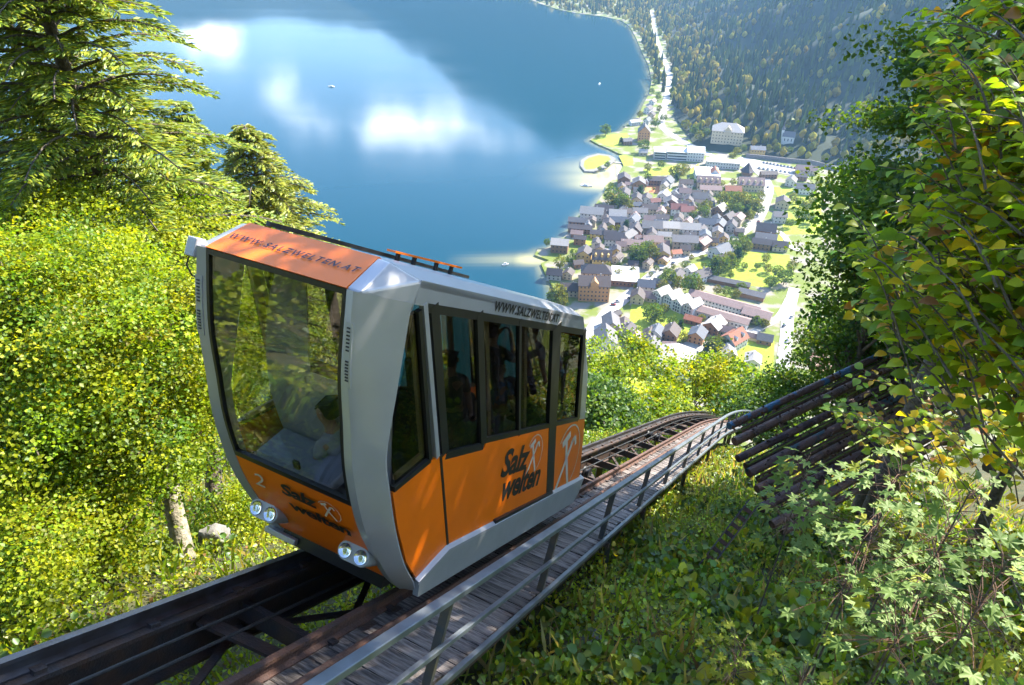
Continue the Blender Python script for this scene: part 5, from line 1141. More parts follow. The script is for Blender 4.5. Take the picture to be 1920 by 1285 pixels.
def person(head, face, shirt, legs, hair, label, sit=False, arms='down', h=1.72, long_hair=False):
    head = np.array(head, float); f = np.array(face, float); f[2] = 0; f /= np.linalg.norm(f); r_ = np.cross(f, UPV)
    k = h / 1.72
    J = {}
    J['head'] = head; J['crown'] = head + UPV * 0.07 * k; J['chin'] = head - UPV * 0.09 * k + f * 0.03; J['neck'] = head - UPV * 0.17 * k - f * 0.02; J['chest'] = head - UPV * 0.36 * k - f * 0.03
    J['waist'] = head - UPV * 0.58 * k - f * 0.03; J['hip'] = head - UPV * 0.74 * k - f * 0.03
    e = empty('person', tuple(J['hip'] - UPV * (0.45 if sit else 0.9) * k))
    V, E, Rd = [], [], []
    def add(p_, rad, par=None):
        V.append(np.array(p_)); Rd.append(rad); i = len(V) - 1
        if par is not None: E.append((par, i))
        return i
    hp = add(J['hip'], (0.125 * k, 0.10 * k)); wa = add(J['waist'], (0.12 * k, 0.09 * k), hp); chs = add(J['chest'], (0.15 * k, 0.10 * k), wa); nk = add(J['neck'], 0.052 * k, chs); hn_ = add(J['chin'], (0.062 * k, 0.068 * k), nk); hh = add(head, (0.078 * k, 0.095 * k), hn_); add(J['crown'], (0.066 * k, 0.082 * k), hh)
    nose = add(head - UPV * 0.02 + f * 0.095, 0.014, hh)
    arm_pts = []
    for sg in (-1, 1):
        sh_ = J['chest'] + r_ * sg * 0.17 * k + UPV * 0.10 * k
        if arms == 'down': el = sh_ - UPV * 0.27 * k + r_ * sg * 0.04; wr = el - UPV * 0.22 * k + f * 0.06
        elif arms == 'camera': el = sh_ - UPV * 0.20 * k + f * 0.16 + r_ * sg * 0.05; wr = el + UPV * 0.20 * k + f * 0.14 - r_ * sg * 0.12
        else: el = sh_ - UPV * 0.24 * k + f * 0.08 + r_ * sg * 0.05; wr = el + f * 0.22 * k - UPV * 0.06 - r_ * sg * 0.05
        a = add(sh_, 0.058 * k, chs); b = add(el, 0.042 * k, a); c = add(wr, 0.029 * k, b)
        hd_ = (wr - el) / np.linalg.norm(wr - el); pm = add(wr + hd_ * 0.06 * k, (0.036 * k, 0.020 * k), c); arm_pts.append((sh_, el, wr))
        lat = np.cross(hd_, r_ * sg + 0.01); lat /= max(np.linalg.norm(lat), 1e-6); dn_ = np.cross(hd_, lat)
        for q in range(4):
            base_ = wr + hd_ * 0.085 * k + lat * (q - 1.5) * 0.021 * k; f1 = add(base_, 0.0095 * k, pm); f2 = add(base_ + hd_ * (0.036, 0.042, 0.040, 0.030)[q] * k + dn_ * 0.008, 0.0085 * k, f1); add(base_ + hd_ * (0.06, 0.068, 0.064, 0.05)[q] * k + dn_ * 0.03, 0.0075 * k, f2)
        th = add(wr + hd_ * 0.03 * k + lat * 0.045 * k, 0.011 * k, pm); add(wr + hd_ * 0.075 * k + lat * 0.055 * k + dn_ * 0.015, 0.009 * k, th)
    leg_pts = []
    for sg in (-1, 1):
        hj = J['hip'] + r_ * sg * 0.085 * k - UPV * 0.04
        if sit: kn = hj + f * 0.42 * k - UPV * 0.02; an = kn - UPV * 0.42 * k
        else: kn = hj - UPV * 0.41 * k + f * 0.02; an = kn - UPV * 0.42 * k - f * 0.02
        a = add(hj, 0.085 * k, hp); b = add(kn, 0.056 * k, a); c = add(an, 0.036 * k, b); d = add(an - UPV * 0.045 + f * 0.13 * k, (0.04 * k, 0.026 * k), c); leg_pts.append((hj, kn, an))
    skin_mesh('body', V, E, Rd, 0, M['skin'], e)
    # clothing follows the body
    sv, se, sr2 = [J['hip'] + UPV * 0.02, J['waist'], J['chest'], J['chest'] + UPV * 0.13 * k], [(0, 1), (1, 2), (2, 3)], [(0.142 * k, 0.115 * k), (0.138 * k, 0.108 * k), (0.168 * k, 0.118 * k), 0.075 * k]
    for (sh_, el, wr) in arm_pts: i = len(sv); sv += [sh_, sh_ * 0.35 + el * 0.65]; se += [(2, i), (i, i + 1)]; sr2 += [0.072 * k, 0.058 * k]
    skin_mesh('shirt', sv, se, sr2, 0, M['cloth_' + shirt], e)
    tv, te, tr_ = [J['hip'] + UPV * 0.04], [], [(0.138 * k, 0.112 * k)]
    for hj, kn, an in leg_pts: i = len(tv); tv += [hj, kn, an + UPV * 0.02]; te += [(0, i), (i, i + 1), (i + 1, i + 2)]; tr_ += [0.096 * k, 0.070 * k, 0.056 * k]
    skin_mesh('trousers', tv, te, tr_, 0, M['cloth_' + legs], e)
    hv = [head - f * 0.025 + UPV * 0.10 * k, head - f * 0.05 + UPV * 0.03 * k, head - f * 0.06 - UPV * (0.22 if long_hair else 0.06) * k]
    skin_mesh('hair', hv, [(0, 1), (1, 2)], [(0.075 * k, 0.085 * k), (0.085 * k, 0.078 * k), (0.06 * k, 0.05 * k)], 1, M['hair_' + hair], e)
    for sg in (-1, 1):
        MB().box(head + f * 0.088 * k + r_ * sg * 0.032 * k + UPV * 0.01, r_ * 0.012, f * 0.006, UPV * 0.006).build('eye', M['ink'], e)
        MB().box(head + r_ * sg * 0.080 * k - UPV * 0.01, r_ * 0.010, f * 0.018, UPV * 0.03).build('ear', M['skin'], e, bevel=0.006)
    MB().box(head + f * 0.086 * k - UPV * 0.055 * k, r_ * 0.024, f * 0.006, UPV * 0.005).build('mouth', M['cloth_khaki'], e)
    tag(e, label, 'person', 'people riding in the car'); return e
def head_at(px, py, u): return on_l(px, py, CC + u)
person(head_at(1000, 612, 0.30), FW + LL * 0.3, 'lavender', 'denim', 'brown', 'standing passenger in lavender shirt looking down the valley')
person(head_at(925, 618, 0.28), FW, 'dark', 'dark', 'brown', 'standing passenger in dark vest raising a camera to the window', arms='camera')
person(head_at(846, 672, -0.05), FW - LL * 0.2, 'olive', 'dark', 'black', 'seated passenger whose dark head shows behind the first door window', sit=True)
person(head_at(612, 768, -0.02), -LL - FW * 0.10, 'grey', 'dark', 'black', 'driver in grey T-shirt leaning over the desk behind the windscreen', sit=True, arms='fwd')
person(head_at(938, 690, 0.40), FW, 'blue', 'khaki', 'fair', 'seated child in blue beside the standing passenger with camera', sit=True, h=1.35)
person(head_at(1076, 640, 0.20), FW - LL * 0.4, 'dark', 'dark', 'black', 'passenger in dark coat standing at the downhill end window')
cmq = head_at(936, 612, 0.36) + FW * 0.26
solo(MB().box(cmq, LL * 0.065, FW * 0.035, UPV * 0.045), 'camera', M['black'], cmq, 'small black camera held up by the passenger in the dark vest', 'camera')
bq = head_at(925, 660, 0.28) - FW * 0.22 - UPV * 0.10
bpk = MB().loft([[bq + LL * x * s2 + UPV * y * s2 + FW * d for x, y in ((-0.15, -0.22), (0.15, -0.22), (0.16, 0.12), (0.09, 0.22), (-0.09, 0.22), (-0.16, 0.12))] for d, s2 in ((0.08, 1.0), (-0.06, 1.0), (-0.10, 0.8))])
solo(bpk, 'backpack', M['cloth_dark'], bq, 'dark backpack worn by the passenger with the camera', 'backpack')

# ------------------------------------------------------------------ rockfall barrier of old pipes
M['pipe'] = mat('old_pipe', (0.16, 0.075, 0.048), 0.55, 0.1, c2=(0.05, 0.03, 0.024), scale=7, bump=0.4, bscale=35, rand=0.25)
def pipe_mat(name, c, cover):
    return mat(name, c, 0.6, 0.05, c2=(0.085, 0.042, 0.034), scale=2.6, lo=cover, hi=cover + 0.04, detail=9, bump=0.25, bscale=30)
M['pipe_blue'] = pipe_mat('flaking_blue_pipe', (0.02, 0.085, 0.16), 0.50)
M['pipe_teal'] = pipe_mat('flaking_teal_pipe', (0.008, 0.035, 0.042), 0.52)
M['pipe_red'] = pipe_mat('flaking_red_pipe', (0.03, 0.011, 0.012), 0.5)
M['moss'] = mat('moss', (0.16, 0.20, 0.02), 0.95, vary=0.5, scale=14, bump=0.8, bscale=50)
PD = np.array([0.872, 0.485, 0.0665])
bA, bB = at(1366, 800, 13.9), at(1446, 985, 12.9)
e_ = bB - bA
br = empty('rockfall_barrier', tuple(bB - UPV * 0.7)); tag(br, 'rockfall barrier of rusty and flaking blue pipes above the bank', 'barrier')
cols_ = ['pipe_blue', 'pipe', 'pipe_red', 'pipe_teal', 'pipe', 'pipe_red', 'pipe']
NPP = 7
bn = np.cross(PD, e_); bn /= np.linalg.norm(bn)
if bn[1] > 0: bn = -bn
bn_up = bn
for i in range(NPP):
    f = i / (NPP - 1); a = bA + e_ * f + PD * random.uniform(-0.1, 0.1); ln_ = random.uniform(8.0, 9.5)
    MB().tube([a, a + PD * ln_ * 0.5 - UPV * 0.03, a + PD * ln_], 0.076 + 0.012 * (i % 2), 14).build('pipe', M[cols_[i]], br, smooth=50)
    if i % 2 == 0 or i == 3:   # twin pipe just behind and below, as the stack is doubled
        a2 = a + e_ / np.linalg.norm(e_) * 0.17 - bn * 0.10 + PD * random.uniform(0, 0.5); MB().tube([a2, a2 + PD * (ln_ - 0.8)], 0.07, 12).build('pipe', M['pipe'], br, smooth=50)
    if i < NPP - 1:             # moss strip on the ledge between pipes
        a3 = a + e_ / (NPP - 1) * 0.56 + bn * 0.02 + PD * 0.12; mo = MB()
        k = 16; pts = [a3 + PD * (ln_ * 0.7) * j / k for j in range(k + 1)]
        mo.tube(pts, [0.012 + 0.022 * abs(noise.noise(Vector((j * 0.7, i * 3.3, 0)))) for j in range(k + 1)], 6); mo.build('moss_strip', M['moss'], br)
for q in (1.3, 4.6):
    MB().bar(bA + PD * q - e_ * 0.06 - bn * 0.16, bB + PD * q + e_ * 0.12 - bn * 0.16, 0.14, 0.10, PD).build('upright', M['steel'], br)
sA, sB = at(1412, 944, 13.0), at(1308, 1080, 12.6)
# ground contact of the strut
bm_ = MB(); d_ = (sB - sA); dl = np.linalg.norm(d_); d_ /= dl; sx = np.cross(d_, ray(1360, 1010)); sx /= np.linalg.norm(sx); sy = np.cross(d_, sx)
for sg in (-1, 1): bm_.box((sA + sB) / 2 + sx * sg * 0.085, d_ * dl / 2, sx * 0.012, sy * 0.07)
st = bm_.build('strut', M['steel'], br)
wb = MB(); nh = 9; seg = dl / nh
for i in range(nh):             # web with round holes left open between short cross ties
    c_ = sA + d_ * (i + 0.5) * seg
    wb.box(c_ + d_ * seg * 0.42, d_ * seg * 0.20, sx * 0.075, sy * 0.008)
wb.build('strut_web', M['rust'], st)
# second barrier further down, mostly grown over
cA, cB = at(1507, 668, 21.0), at(1522, 690, 20.6)
b2_ = empty('rockfall_barrier', tuple(cB - UPV * 0.8)); tag(b2_, 'smaller pipe barrier further down, half hidden by leaves', 'barrier')
for i in range(4):
    a = cA + (cB - cA) * i / 2.0; MB().tube([a, a + PD * 6], 0.12, 12).build('pipe', M['pipe_teal' if i == 0 else 'pipe'], b2_, smooth=50)
# fallen leaves caught on the pipes
nl_ = 900; fu = rng.random(nl_); fv = rng.random(nl_) * 6.5
pos = bA + fu[:, None] * e_ + fv[:, None] * PD + bn * (0.10 + 0.02 * rng.random((nl_, 1))); 
lt = leaf_mesh('leaf_litter', pos, rand_unit(nl_), norm_rows(np.tile(bn, (nl_, 1)) + 0.3 * rand_unit(nl_)), 0.045 + 0.03 * rng.random(nl_), tints(nl_, [(0.05, 0.025, 0.016), (0.08, 0.035, 0.018), (0.03, 0.018, 0.015)])); lt.materials.append(M['leaf'])
tag(link('leaf_litter', lt), 'brown fallen leaves lying on the pipe barrier', 'leaves', kind='stuff')

# ------------------------------------------------------------------ trees
def broad_tree(name, label, base, lean_top, crowns, cols, size=0.085, nspray=260, per=42, rad=0.42, trunk_r=0.13, bark='bark', shape=DIAMOND, group=None, lmat='leaf', flat=0.28, tilt=0.45, k=30):
    base = np.array(base, float); e = empty(name, tuple(base))
    P_, U_ = [], []
    tot = sum(c[1][0] * c[1][1] * c[1][2] for c in crowns) ; 
    for c, r in crowns:
        n_ = int(nspray * (r[0] * r[1] * r[2]) / tot); a, b = bough_points(max(n_, 14), c, r, 0.35, 14, rad * 1.15); P_.append(a); U_.append(b)
    P_, U_ = np.concatenate(P_), np.concatenate(U_)
    mb_, brn = limbs(MB(), base - UPV * 0.4, lean_top, trunk_r, P_, k=k, rr=trunk_r * 0.22)
    mb_.build('trunk', M[bark], e, smooth=60); brn.build('branches', M['bark'], e, smooth=60)
    pos, dr, nr, sz, tn = spray_leaves(P_, rad * (0.7 + 0.6 * rng.random(len(P_))), per, size, cols, flat, U_, tilt)
    me = leaf_mesh('crown', pos - base, dr, nr, sz, tn, shape); me.materials.append(M[lmat]); link('crown', me, e)
    tag(e, label, 'tree', group); return e
NEEDLE = (np.array([(0, 0.05, 0), (0, -0.05, 0), (0.55, 0.15, -0.02), (0.55, -0.15, -0.02), (1.0, 0.0, -0.14)]), [(0, 1, 3), (0, 3, 2), (2, 3, 4)])
def conifer(name, label, base, h, br_len, cols, group=None, z0=0.15, whorl=0.42, droop=0.18, qs=0.20, den=1.0, lean=(0, 0), power=0.8):
    base = np.array(base, float); e = empty(name, tuple(base)); top = base + np.array([lean[0], lean[1], h])
    MB().tube([base - UPV * 0.5 + (top - base) * f for f in np.linspace(0, 1, 8)], [0.018 * h * (1 - 0.93 * f) + 0.01 for f in np.linspace(0, 1, 8)], 8).build('trunk', M['bark'], e, smooth=60)
    tw = MB(); pos, dr, nr, sz = [], [], [], []
    z = z0 * h
    while z < h * 0.985:
        f = z / h; L_ = br_len * (1 - f) ** power + 0.12; nb = random.randint(5, 7)
        for j in range(nb):
            a = 2 * math.pi * (j + random.random() * 0.7) / nb; ll = L_ * random.uniform(0.65, 1.15); d = np.array([math.cos(a), math.sin(a), 0]); s = np.array([-d[1], d[0], 0])
            p0 = base + (top - base) * f + UPV * random.uniform(-0.1, 0.1)
            kk = 6; pts = [p0 + d * ll * q / kk + UPV * (0.22 * ll * math.sin(q / kk * 2.2) * (0.4 + f) - droop * ll * (q / kk) ** 1.6) for q in range(kk + 1)]
            tw.tube(pts, [0.006 * ll + 0.022 * (1 - q / kk) for q in range(kk + 1)], 4, caps=False)
            m_ = int((14 + 26 * ll) * den)
            for q in range(m_):
                x = 0.12 + 0.88 * (q + random.random()) / m_; i_ = min(int(x * kk), kk - 1); g = x * kk - i_; c = pts[i_] * (1 - g) + pts[i_ + 1] * g
                sg = random.choice((-1, 1)); wl = (0.55 * (1 - x) + 0.16) * ll * 0.55
                off = random.random(); p1 = c + s * sg * wl * off - UPV * 0.10 * wl * off + d * wl * 0.35 * off
                pos.append(p1); dr.append(d * 0.6 + s * sg * random.uniform(0.3, 1.2) + UPV * random.uniform(-0.35, 0.15)); nr.append(UPV + np.array([random.gauss(0, .5), random.gauss(0, .5), 0])); sz.append(qs * random.uniform(0.7, 1.4))
        z += whorl * (1 - 0.45 * f) * random.uniform(0.8, 1.2)
    tw.build('branches', M['bark'], e)
    pos = np.array(pos); me = leaf_mesh('crown', pos - base, np.array(dr), norm_rows(np.array(nr)), np.array(sz), tints(len(pos), cols, 0.25), NEEDLE); me.materials.append(M['needle']); link('crown', me, e)
    tag(e, label, 'tree', group); return e
def gpt(px, py, n): # sight line meets the plane parallel to the line at normal offset n
    v = ray(px, py); return CAM + v * (n / (v @ NN))
LG = 'trees lining the uphill edge of the track'
CONG = [(0.23, 0.29, 0.018), (0.17, 0.24, 0.018), (0.30, 0.33, 0.018), (0.10, 0.16, 0.018)]
# tall spruce at the left edge of the view, its top out of the frame
tb = at(140, 150, 17.0); conifer('spruce_tree', 'tall spruce with layered drooping boughs standing over the lake', tb - UPV * 9, 15.5, 4.5, CONG, LG, z0=0.16, whorl=0.46, qs=0.135, den=7.0, lean=(-0.2, 0))
tb = at(20, 60, 21.0); conifer('spruce_tree', 'spruce at the very edge of the view behind the tall spruce', tb - UPV * 10, 15, 4.6, CONG, LG, z0=0.2, whorl=0.5, qs=0.17, den=3.6)
tb = at(470, 232, 24.0); conifer('spruce_tree', 'slim young spruce peeking over the car roof', tb - UPV * 8.6, 8.6, 4.4, [(0.25, 0.29, 0.03), (0.18, 0.22, 0.028), (0.31, 0.32, 0.035)], LG, z0=0.05, whorl=0.40, qs=0.16, den=4.2, lean=(-0.25, 0.1), droop=0.28)
tb = at(335, 215, 20.0); conifer('spruce_tree', 'dark spruce between the tall spruce and the car', tb - UPV * 9.5, 10.0, 2.5, CONG, LG, z0=0.1, whorl=0.44, qs=0.14, den=5.2)
# beeches
bs = gpt(345, 1058, -5.25)
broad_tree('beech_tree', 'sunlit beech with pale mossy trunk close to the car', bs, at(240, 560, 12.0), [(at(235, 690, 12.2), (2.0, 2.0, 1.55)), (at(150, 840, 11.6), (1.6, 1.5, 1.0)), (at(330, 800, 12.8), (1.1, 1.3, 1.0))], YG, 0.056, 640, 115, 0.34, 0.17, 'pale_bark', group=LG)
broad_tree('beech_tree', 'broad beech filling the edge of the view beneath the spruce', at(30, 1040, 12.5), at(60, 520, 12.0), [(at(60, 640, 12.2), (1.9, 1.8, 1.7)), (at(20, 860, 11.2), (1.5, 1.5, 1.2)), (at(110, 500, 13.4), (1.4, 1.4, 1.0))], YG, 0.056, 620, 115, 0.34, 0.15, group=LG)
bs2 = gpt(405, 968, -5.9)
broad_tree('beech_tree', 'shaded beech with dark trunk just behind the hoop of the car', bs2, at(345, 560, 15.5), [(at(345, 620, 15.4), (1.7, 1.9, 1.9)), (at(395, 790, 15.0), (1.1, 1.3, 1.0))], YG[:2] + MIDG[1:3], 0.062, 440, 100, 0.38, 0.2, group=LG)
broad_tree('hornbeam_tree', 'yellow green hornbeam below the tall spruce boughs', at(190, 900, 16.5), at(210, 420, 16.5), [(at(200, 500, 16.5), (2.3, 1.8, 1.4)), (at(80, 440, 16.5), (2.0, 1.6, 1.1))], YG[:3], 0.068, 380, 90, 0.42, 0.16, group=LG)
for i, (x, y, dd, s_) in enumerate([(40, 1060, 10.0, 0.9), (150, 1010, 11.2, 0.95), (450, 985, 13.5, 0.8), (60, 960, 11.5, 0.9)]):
    c_ = at(x, y, dd); e = empty('sapling', tuple(c_ - UPV * 1.0)); P_, U_ = ellipsoid_points(70, c_, (s_, s_, 0.6), 0.3)
    pos, drr, nr, sz, tn = spray_leaves(P_, 0.28, 75, 0.05, YG, 0.3, U_, 0.45); me = leaf_mesh('foliage', pos - np.array(e.location), drr, nr, sz, tn); me.materials.append(M['leaf']); link('foliage', me, e)
    limbs(MB(), c_ - UPV * 1.3, c_ + UPV * 0.2, 0.03, P_, k=8, rr=0.008)[0].build('stem', M['bark'], e)
    tag(e, ['bright sapling nearest the lower corner beside the girder', 'bright sapling under the pale trunked beech', 'leafy sapling tucked behind the headlamps of the car', 'bright sapling between the two big beeches'][i], 'sapling', 'saplings beside the track')
# slope trees beyond the crest
for i, (x, y, dd, r, cc_, lb) in enumerate([(1180, 722, 44, (3.0, 3.0, 3.3), YG, 'bright yellow green tree below the crest beside the rear of the car'), (1300, 745, 48, (3.2, 3.2, 2.9), YG, 'bright tree below the crest in front of the valley station'), (1385, 748, 46, (2.6, 2.6, 2.6), YG[:3], 'yellow green tree below the crest beneath the white cottage'), (1130, 775, 33, (2.0, 2.0, 1.7), MIDG, 'dark bushy tree just beyond the rear of the car'), (1235, 775, 38, (2.0, 2.0, 1.3), YG, 'low bright tree directly behind the crest of the track'),
                                              (1105, 700, 50, (2.4, 2.4, 2.6), YG[:2], 'tree crown showing right behind the rear edge of the car'), (1440, 772, 38, (1.7, 1.7, 1.6), MIDG[1:], 'green tree where the railing passes under the pipes')]):
    c_ = at(x, y, dd); broad_tree('slope_tree', lb, c_ - UPV * (r[2] + 2.5), c_ + UPV * r[2] * 0.6, [(c_, r), (c_ + np.array([r[0] * 0.6, 0.5, -0.6]), (r[0] * 0.6,) * 3)], cc_, 0.19, 190, 34, 0.62, 0.16, group='trees below the crest', k=14)
# shady trees up the bank on the sunward side
RGp = 'trees up the shady bank'
def bank_base(c_): return c_ - UPV * 4.5
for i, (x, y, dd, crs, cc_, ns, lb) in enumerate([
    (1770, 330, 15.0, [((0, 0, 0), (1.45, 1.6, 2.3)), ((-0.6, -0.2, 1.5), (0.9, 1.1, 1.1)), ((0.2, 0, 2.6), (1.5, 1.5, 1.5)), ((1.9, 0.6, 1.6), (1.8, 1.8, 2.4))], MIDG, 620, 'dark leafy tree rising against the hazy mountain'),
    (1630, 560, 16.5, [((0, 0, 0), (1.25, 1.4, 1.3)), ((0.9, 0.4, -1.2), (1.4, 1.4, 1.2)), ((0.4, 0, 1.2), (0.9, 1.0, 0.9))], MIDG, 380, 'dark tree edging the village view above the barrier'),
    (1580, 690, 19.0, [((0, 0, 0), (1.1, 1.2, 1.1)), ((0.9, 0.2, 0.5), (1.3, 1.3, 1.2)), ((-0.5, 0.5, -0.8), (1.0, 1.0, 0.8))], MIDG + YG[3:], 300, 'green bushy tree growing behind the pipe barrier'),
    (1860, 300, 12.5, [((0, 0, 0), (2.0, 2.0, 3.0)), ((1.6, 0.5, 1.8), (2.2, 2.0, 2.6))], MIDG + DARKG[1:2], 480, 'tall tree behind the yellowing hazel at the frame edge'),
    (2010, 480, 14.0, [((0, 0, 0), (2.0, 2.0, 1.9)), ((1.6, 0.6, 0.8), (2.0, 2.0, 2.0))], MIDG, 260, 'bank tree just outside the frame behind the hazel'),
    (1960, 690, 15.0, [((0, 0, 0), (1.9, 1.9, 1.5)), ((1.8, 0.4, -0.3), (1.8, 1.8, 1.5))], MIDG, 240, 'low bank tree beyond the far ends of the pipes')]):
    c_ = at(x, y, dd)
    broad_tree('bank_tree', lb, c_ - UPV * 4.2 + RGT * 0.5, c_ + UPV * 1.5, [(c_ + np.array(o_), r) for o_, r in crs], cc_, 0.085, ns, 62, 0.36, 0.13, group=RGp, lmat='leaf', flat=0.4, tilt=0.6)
def ground_below(p_):
    rel = np.array(p_) - CAM; l_, t_ = rel @ LL, rel @ TT
    for _ in range(12):
        g = ground(l_, t_); dz = p_[2] - g[2]; q = np.array([p_[0], p_[1], g[2]]) - CAM
        l_, t_ = q @ LL, q @ TT
    return np.array([p_[0], p_[1], ground(l_, t_)[2]])
# tall trees of the same bank, standing higher than the frame, whose shade falls on the car, the walkway and the undergrowth
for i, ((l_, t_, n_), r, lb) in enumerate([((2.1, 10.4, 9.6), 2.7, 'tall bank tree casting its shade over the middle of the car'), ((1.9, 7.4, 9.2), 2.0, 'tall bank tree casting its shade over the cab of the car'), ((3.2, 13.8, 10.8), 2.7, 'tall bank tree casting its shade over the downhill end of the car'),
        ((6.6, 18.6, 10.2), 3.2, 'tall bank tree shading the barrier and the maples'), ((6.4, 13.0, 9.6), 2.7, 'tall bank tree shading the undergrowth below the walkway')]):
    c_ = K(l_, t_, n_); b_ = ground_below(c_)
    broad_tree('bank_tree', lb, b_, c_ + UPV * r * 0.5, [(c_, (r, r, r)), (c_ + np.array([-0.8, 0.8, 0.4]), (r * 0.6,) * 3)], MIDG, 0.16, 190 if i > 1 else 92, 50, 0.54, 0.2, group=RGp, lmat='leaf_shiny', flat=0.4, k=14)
# beeches uphill of the viewpoint, mirrored in the windscreen
for i, (l_, t_, lb) in enumerate([(-8.5, -1.5, 'sunlit beech uphill of the car, closest to the track'), (-12.0, 2.0, 'sunlit beech uphill of the car beside the broad beech'), (-9.0, -6.5, 'sunlit beech uphill of the car, farthest up the slope')]):
    b_ = ground(l_, t_); c_ = b_ + UPV * 5.0
    broad_tree('beech_tree', lb, b_, c_ + UPV * 2, [(c_, (2.6, 2.6, 3.0))], YG, 0.17, 180, 40, 0.6, 0.16, group=LG, k=10)

# ------------------------------------------------------------------ hazel shrub with large leaves
M['hz_green'] = leaf_obj_mat('hazel_leaf_green', (0.18, 0.30, 0.018), (0.40, 0.46, 0.02), 0.6)
M['hz_yellow'] = leaf_obj_mat('hazel_leaf_yellow', (0.72, 0.48, 0.012), (0.80, 0.62, 0.03), 0.55)
M['hz_brown'] = leaf_obj_mat('hazel_leaf_brown', (0.36, 0.16, 0.04), (0.26, 0.11, 0.04), 0.3)
def single_leaf_mesh(shape, material, fine=True):
    V, F = shape; mb_ = MB(); mb_.add([tuple(v) for v in V], F); me = mb_.mesh('leaf'); me.materials.append(material); me.shade_smooth(); return me
OV2 = (np.array([(0, 0, 0), (0.10, 0.20, 0.06), (0.30, 0.37, 0.13), (0.58, 0.40, 0.10), (0.82, 0.23, -0.02), (1.0, 0.02, -0.24), (0.82, -0.22, -0.04), (0.58, -0.38, 0.13), (0.30, -0.38, 0.10), (0.10, -0.20, 0.05), (0.3, 0, 0.0), (0.65, 0, -0.03)]),
       [(0, 10, 1), (1, 10, 2), (2, 10, 11), (2, 11, 3), (3, 11, 4), (4, 11, 5), (5, 11, 6), (6, 11, 7), (7, 11, 8), (8, 11, 10), (8, 10, 9), (9, 10, 0)])
HZ = [single_leaf_mesh(OV2, M['hz_green']), single_leaf_mesh(OV2, M['hz_yellow']), single_leaf_mesh(OV2, M['hz_brown'])]
def leaf_matrix(p_, d, n_, s):
    d = np.array(d) / np.linalg.norm(d); y = np.cross(n_, d); y /= np.linalg.norm(y); z = np.cross(d, y)
    return Matrix(((d[0] * s, y[0] * s, z[0] * s, p_[0]), (d[1] * s, y[1] * s, z[1] * s, p_[1]), (d[2] * s, y[2] * s, z[2] * s, p_[2]), (0, 0, 0, 1)))
def hazel(label, cores, root_, n_twig, per, n_single, size, ycol=0.12, name='hazel_shrub'):
    root_ = np.array(root_); e = empty(name, tuple(root_)); off = np.array(e.location)
    tw = MB(); pos, dr, nr = [], [], []
    wts = np.array([r[0] * r[1] * r[2] for _, r in cores]); wts = wts / wts.sum()
    for i in range(n_twig):
        c_, r = cores[rng.choice(len(cores), p=wts)]; tip = c_ + rand_unit(1)[0] * np.array(r) * random.random() ** 0.4
        d = tip - root_; d[2] *= 0.4; d /= np.linalg.norm(d); d = d + 0.5 * rand_unit(1)[0]; d /= np.linalg.norm(d)
        L_ = random.uniform(0.35, 0.75); st_ = tip - d * L_ - UPV * 0.05; pts = [st_ + d * L_ * q / 5 + UPV * (0.10 * math.sin(q / 5 * 2.4)) for q in range(6)]
        tw.tube(pts, [0.007 - 0.001 * q for q in range(6)], 5, caps=False)
        if i % 34 == 0:
            m1 = root_ * 0.35 + st_ * 0.65 + UPV * 0.3; tw.tube([root_ + (st_ - root_) * 0.03, root_ * 0.7 + st_ * 0.3 + UPV * 0.25, m1, st_], [0.016, 0.012, 0.008, 0.005], 6, caps=False)
        s = np.cross(d, UPV); s /= np.linalg.norm(s)
        for q in range(per):
            x = (q + 0.6) / per; i_ = min(int(x * 5), 4); g = x * 5 - i_; c = pts[i_] * (1 - g) + pts[i_ + 1] * g; sg = 1 if q % 2 else -1
            ld = s * sg * random.uniform(0.6, 1.1) + d * random.uniform(0.3, 0.9) - UPV * random.uniform(0.0, 0.5)
            pos.append(c + ld / np.linalg.norm(ld) * 0.015); dr.append(ld); nr.append(UPV * 1.1 + rand_unit(1)[0] * 0.8)
    tw.build('branches', M['bark'], e, smooth=60)
    pos, dr, nr = np.array(pos), np.array(dr), norm_rows(np.array(nr)); dist = np.linalg.norm(pos - CAM, axis=1)
    rel = pos - CAM; zc = rel @ FWD; sxp = 960 + FOC * (rel @ RGT) / zc; syp = 642 + FOC * (rel @ DWN) / zc
    near = np.argsort(dist + np.where((sxp < 0) | (sxp > 1920) | (syp < 0) | (syp > 1285), 100, 0)); big = set(near[:n_single].tolist())
    rest = [i for i in range(len(pos)) if i not in big]
    for i in big:
        q = random.random(); me = HZ[1] if q < ycol else HZ[2] if q < ycol * 1.25 else HZ[0]
        o = link('leaf', me, e); o.matrix_local = leaf_matrix(pos[i] - off, dr[i], nr[i], size * random.uniform(0.7, 1.25))
    if rest:
        tn = tints(len(rest), [(0.20, 0.32, 0.018), (0.27, 0.38, 0.018), (0.15, 0.25, 0.018), (0.36, 0.42, 0.02)], 0.2); yl = rng.random(len(rest)) < ycol; tn[yl] = tints(int(yl.sum()), [(0.50, 0.34, 0.02), (0.40, 0.20, 0.03)], 0.15)
        me = leaf_mesh('foliage', pos[rest] - off, dr[rest], nr[rest], size * (0.7 + 0.5 * rng.random(len(rest))), tn, OV2); me.materials.append(M['leaf_shiny']); tag(link('foliage', me, e), kind='stuff')
    tag(e, label, 'shrub'); return e
hazel('big hazel with yellowing leaves hanging in from the frame edge', [(at(1830, 450, 4.4), (0.62, 0.8, 0.60)), (at(1740, 560, 4.9), (0.50, 0.65, 0.34)), (at(1890, 240, 4.5), (0.5, 0.7, 0.55)), (at(1880, 680, 4.3), (0.42, 0.5, 0.26)), (at(1650, 470, 5.6), (0.34, 0.4, 0.32)), (at(1820, 120, 5.2), (0.5, 0.6, 0.45))], ground(3.8, 4.6), 400, 13, 298, 0.080, 0.14)
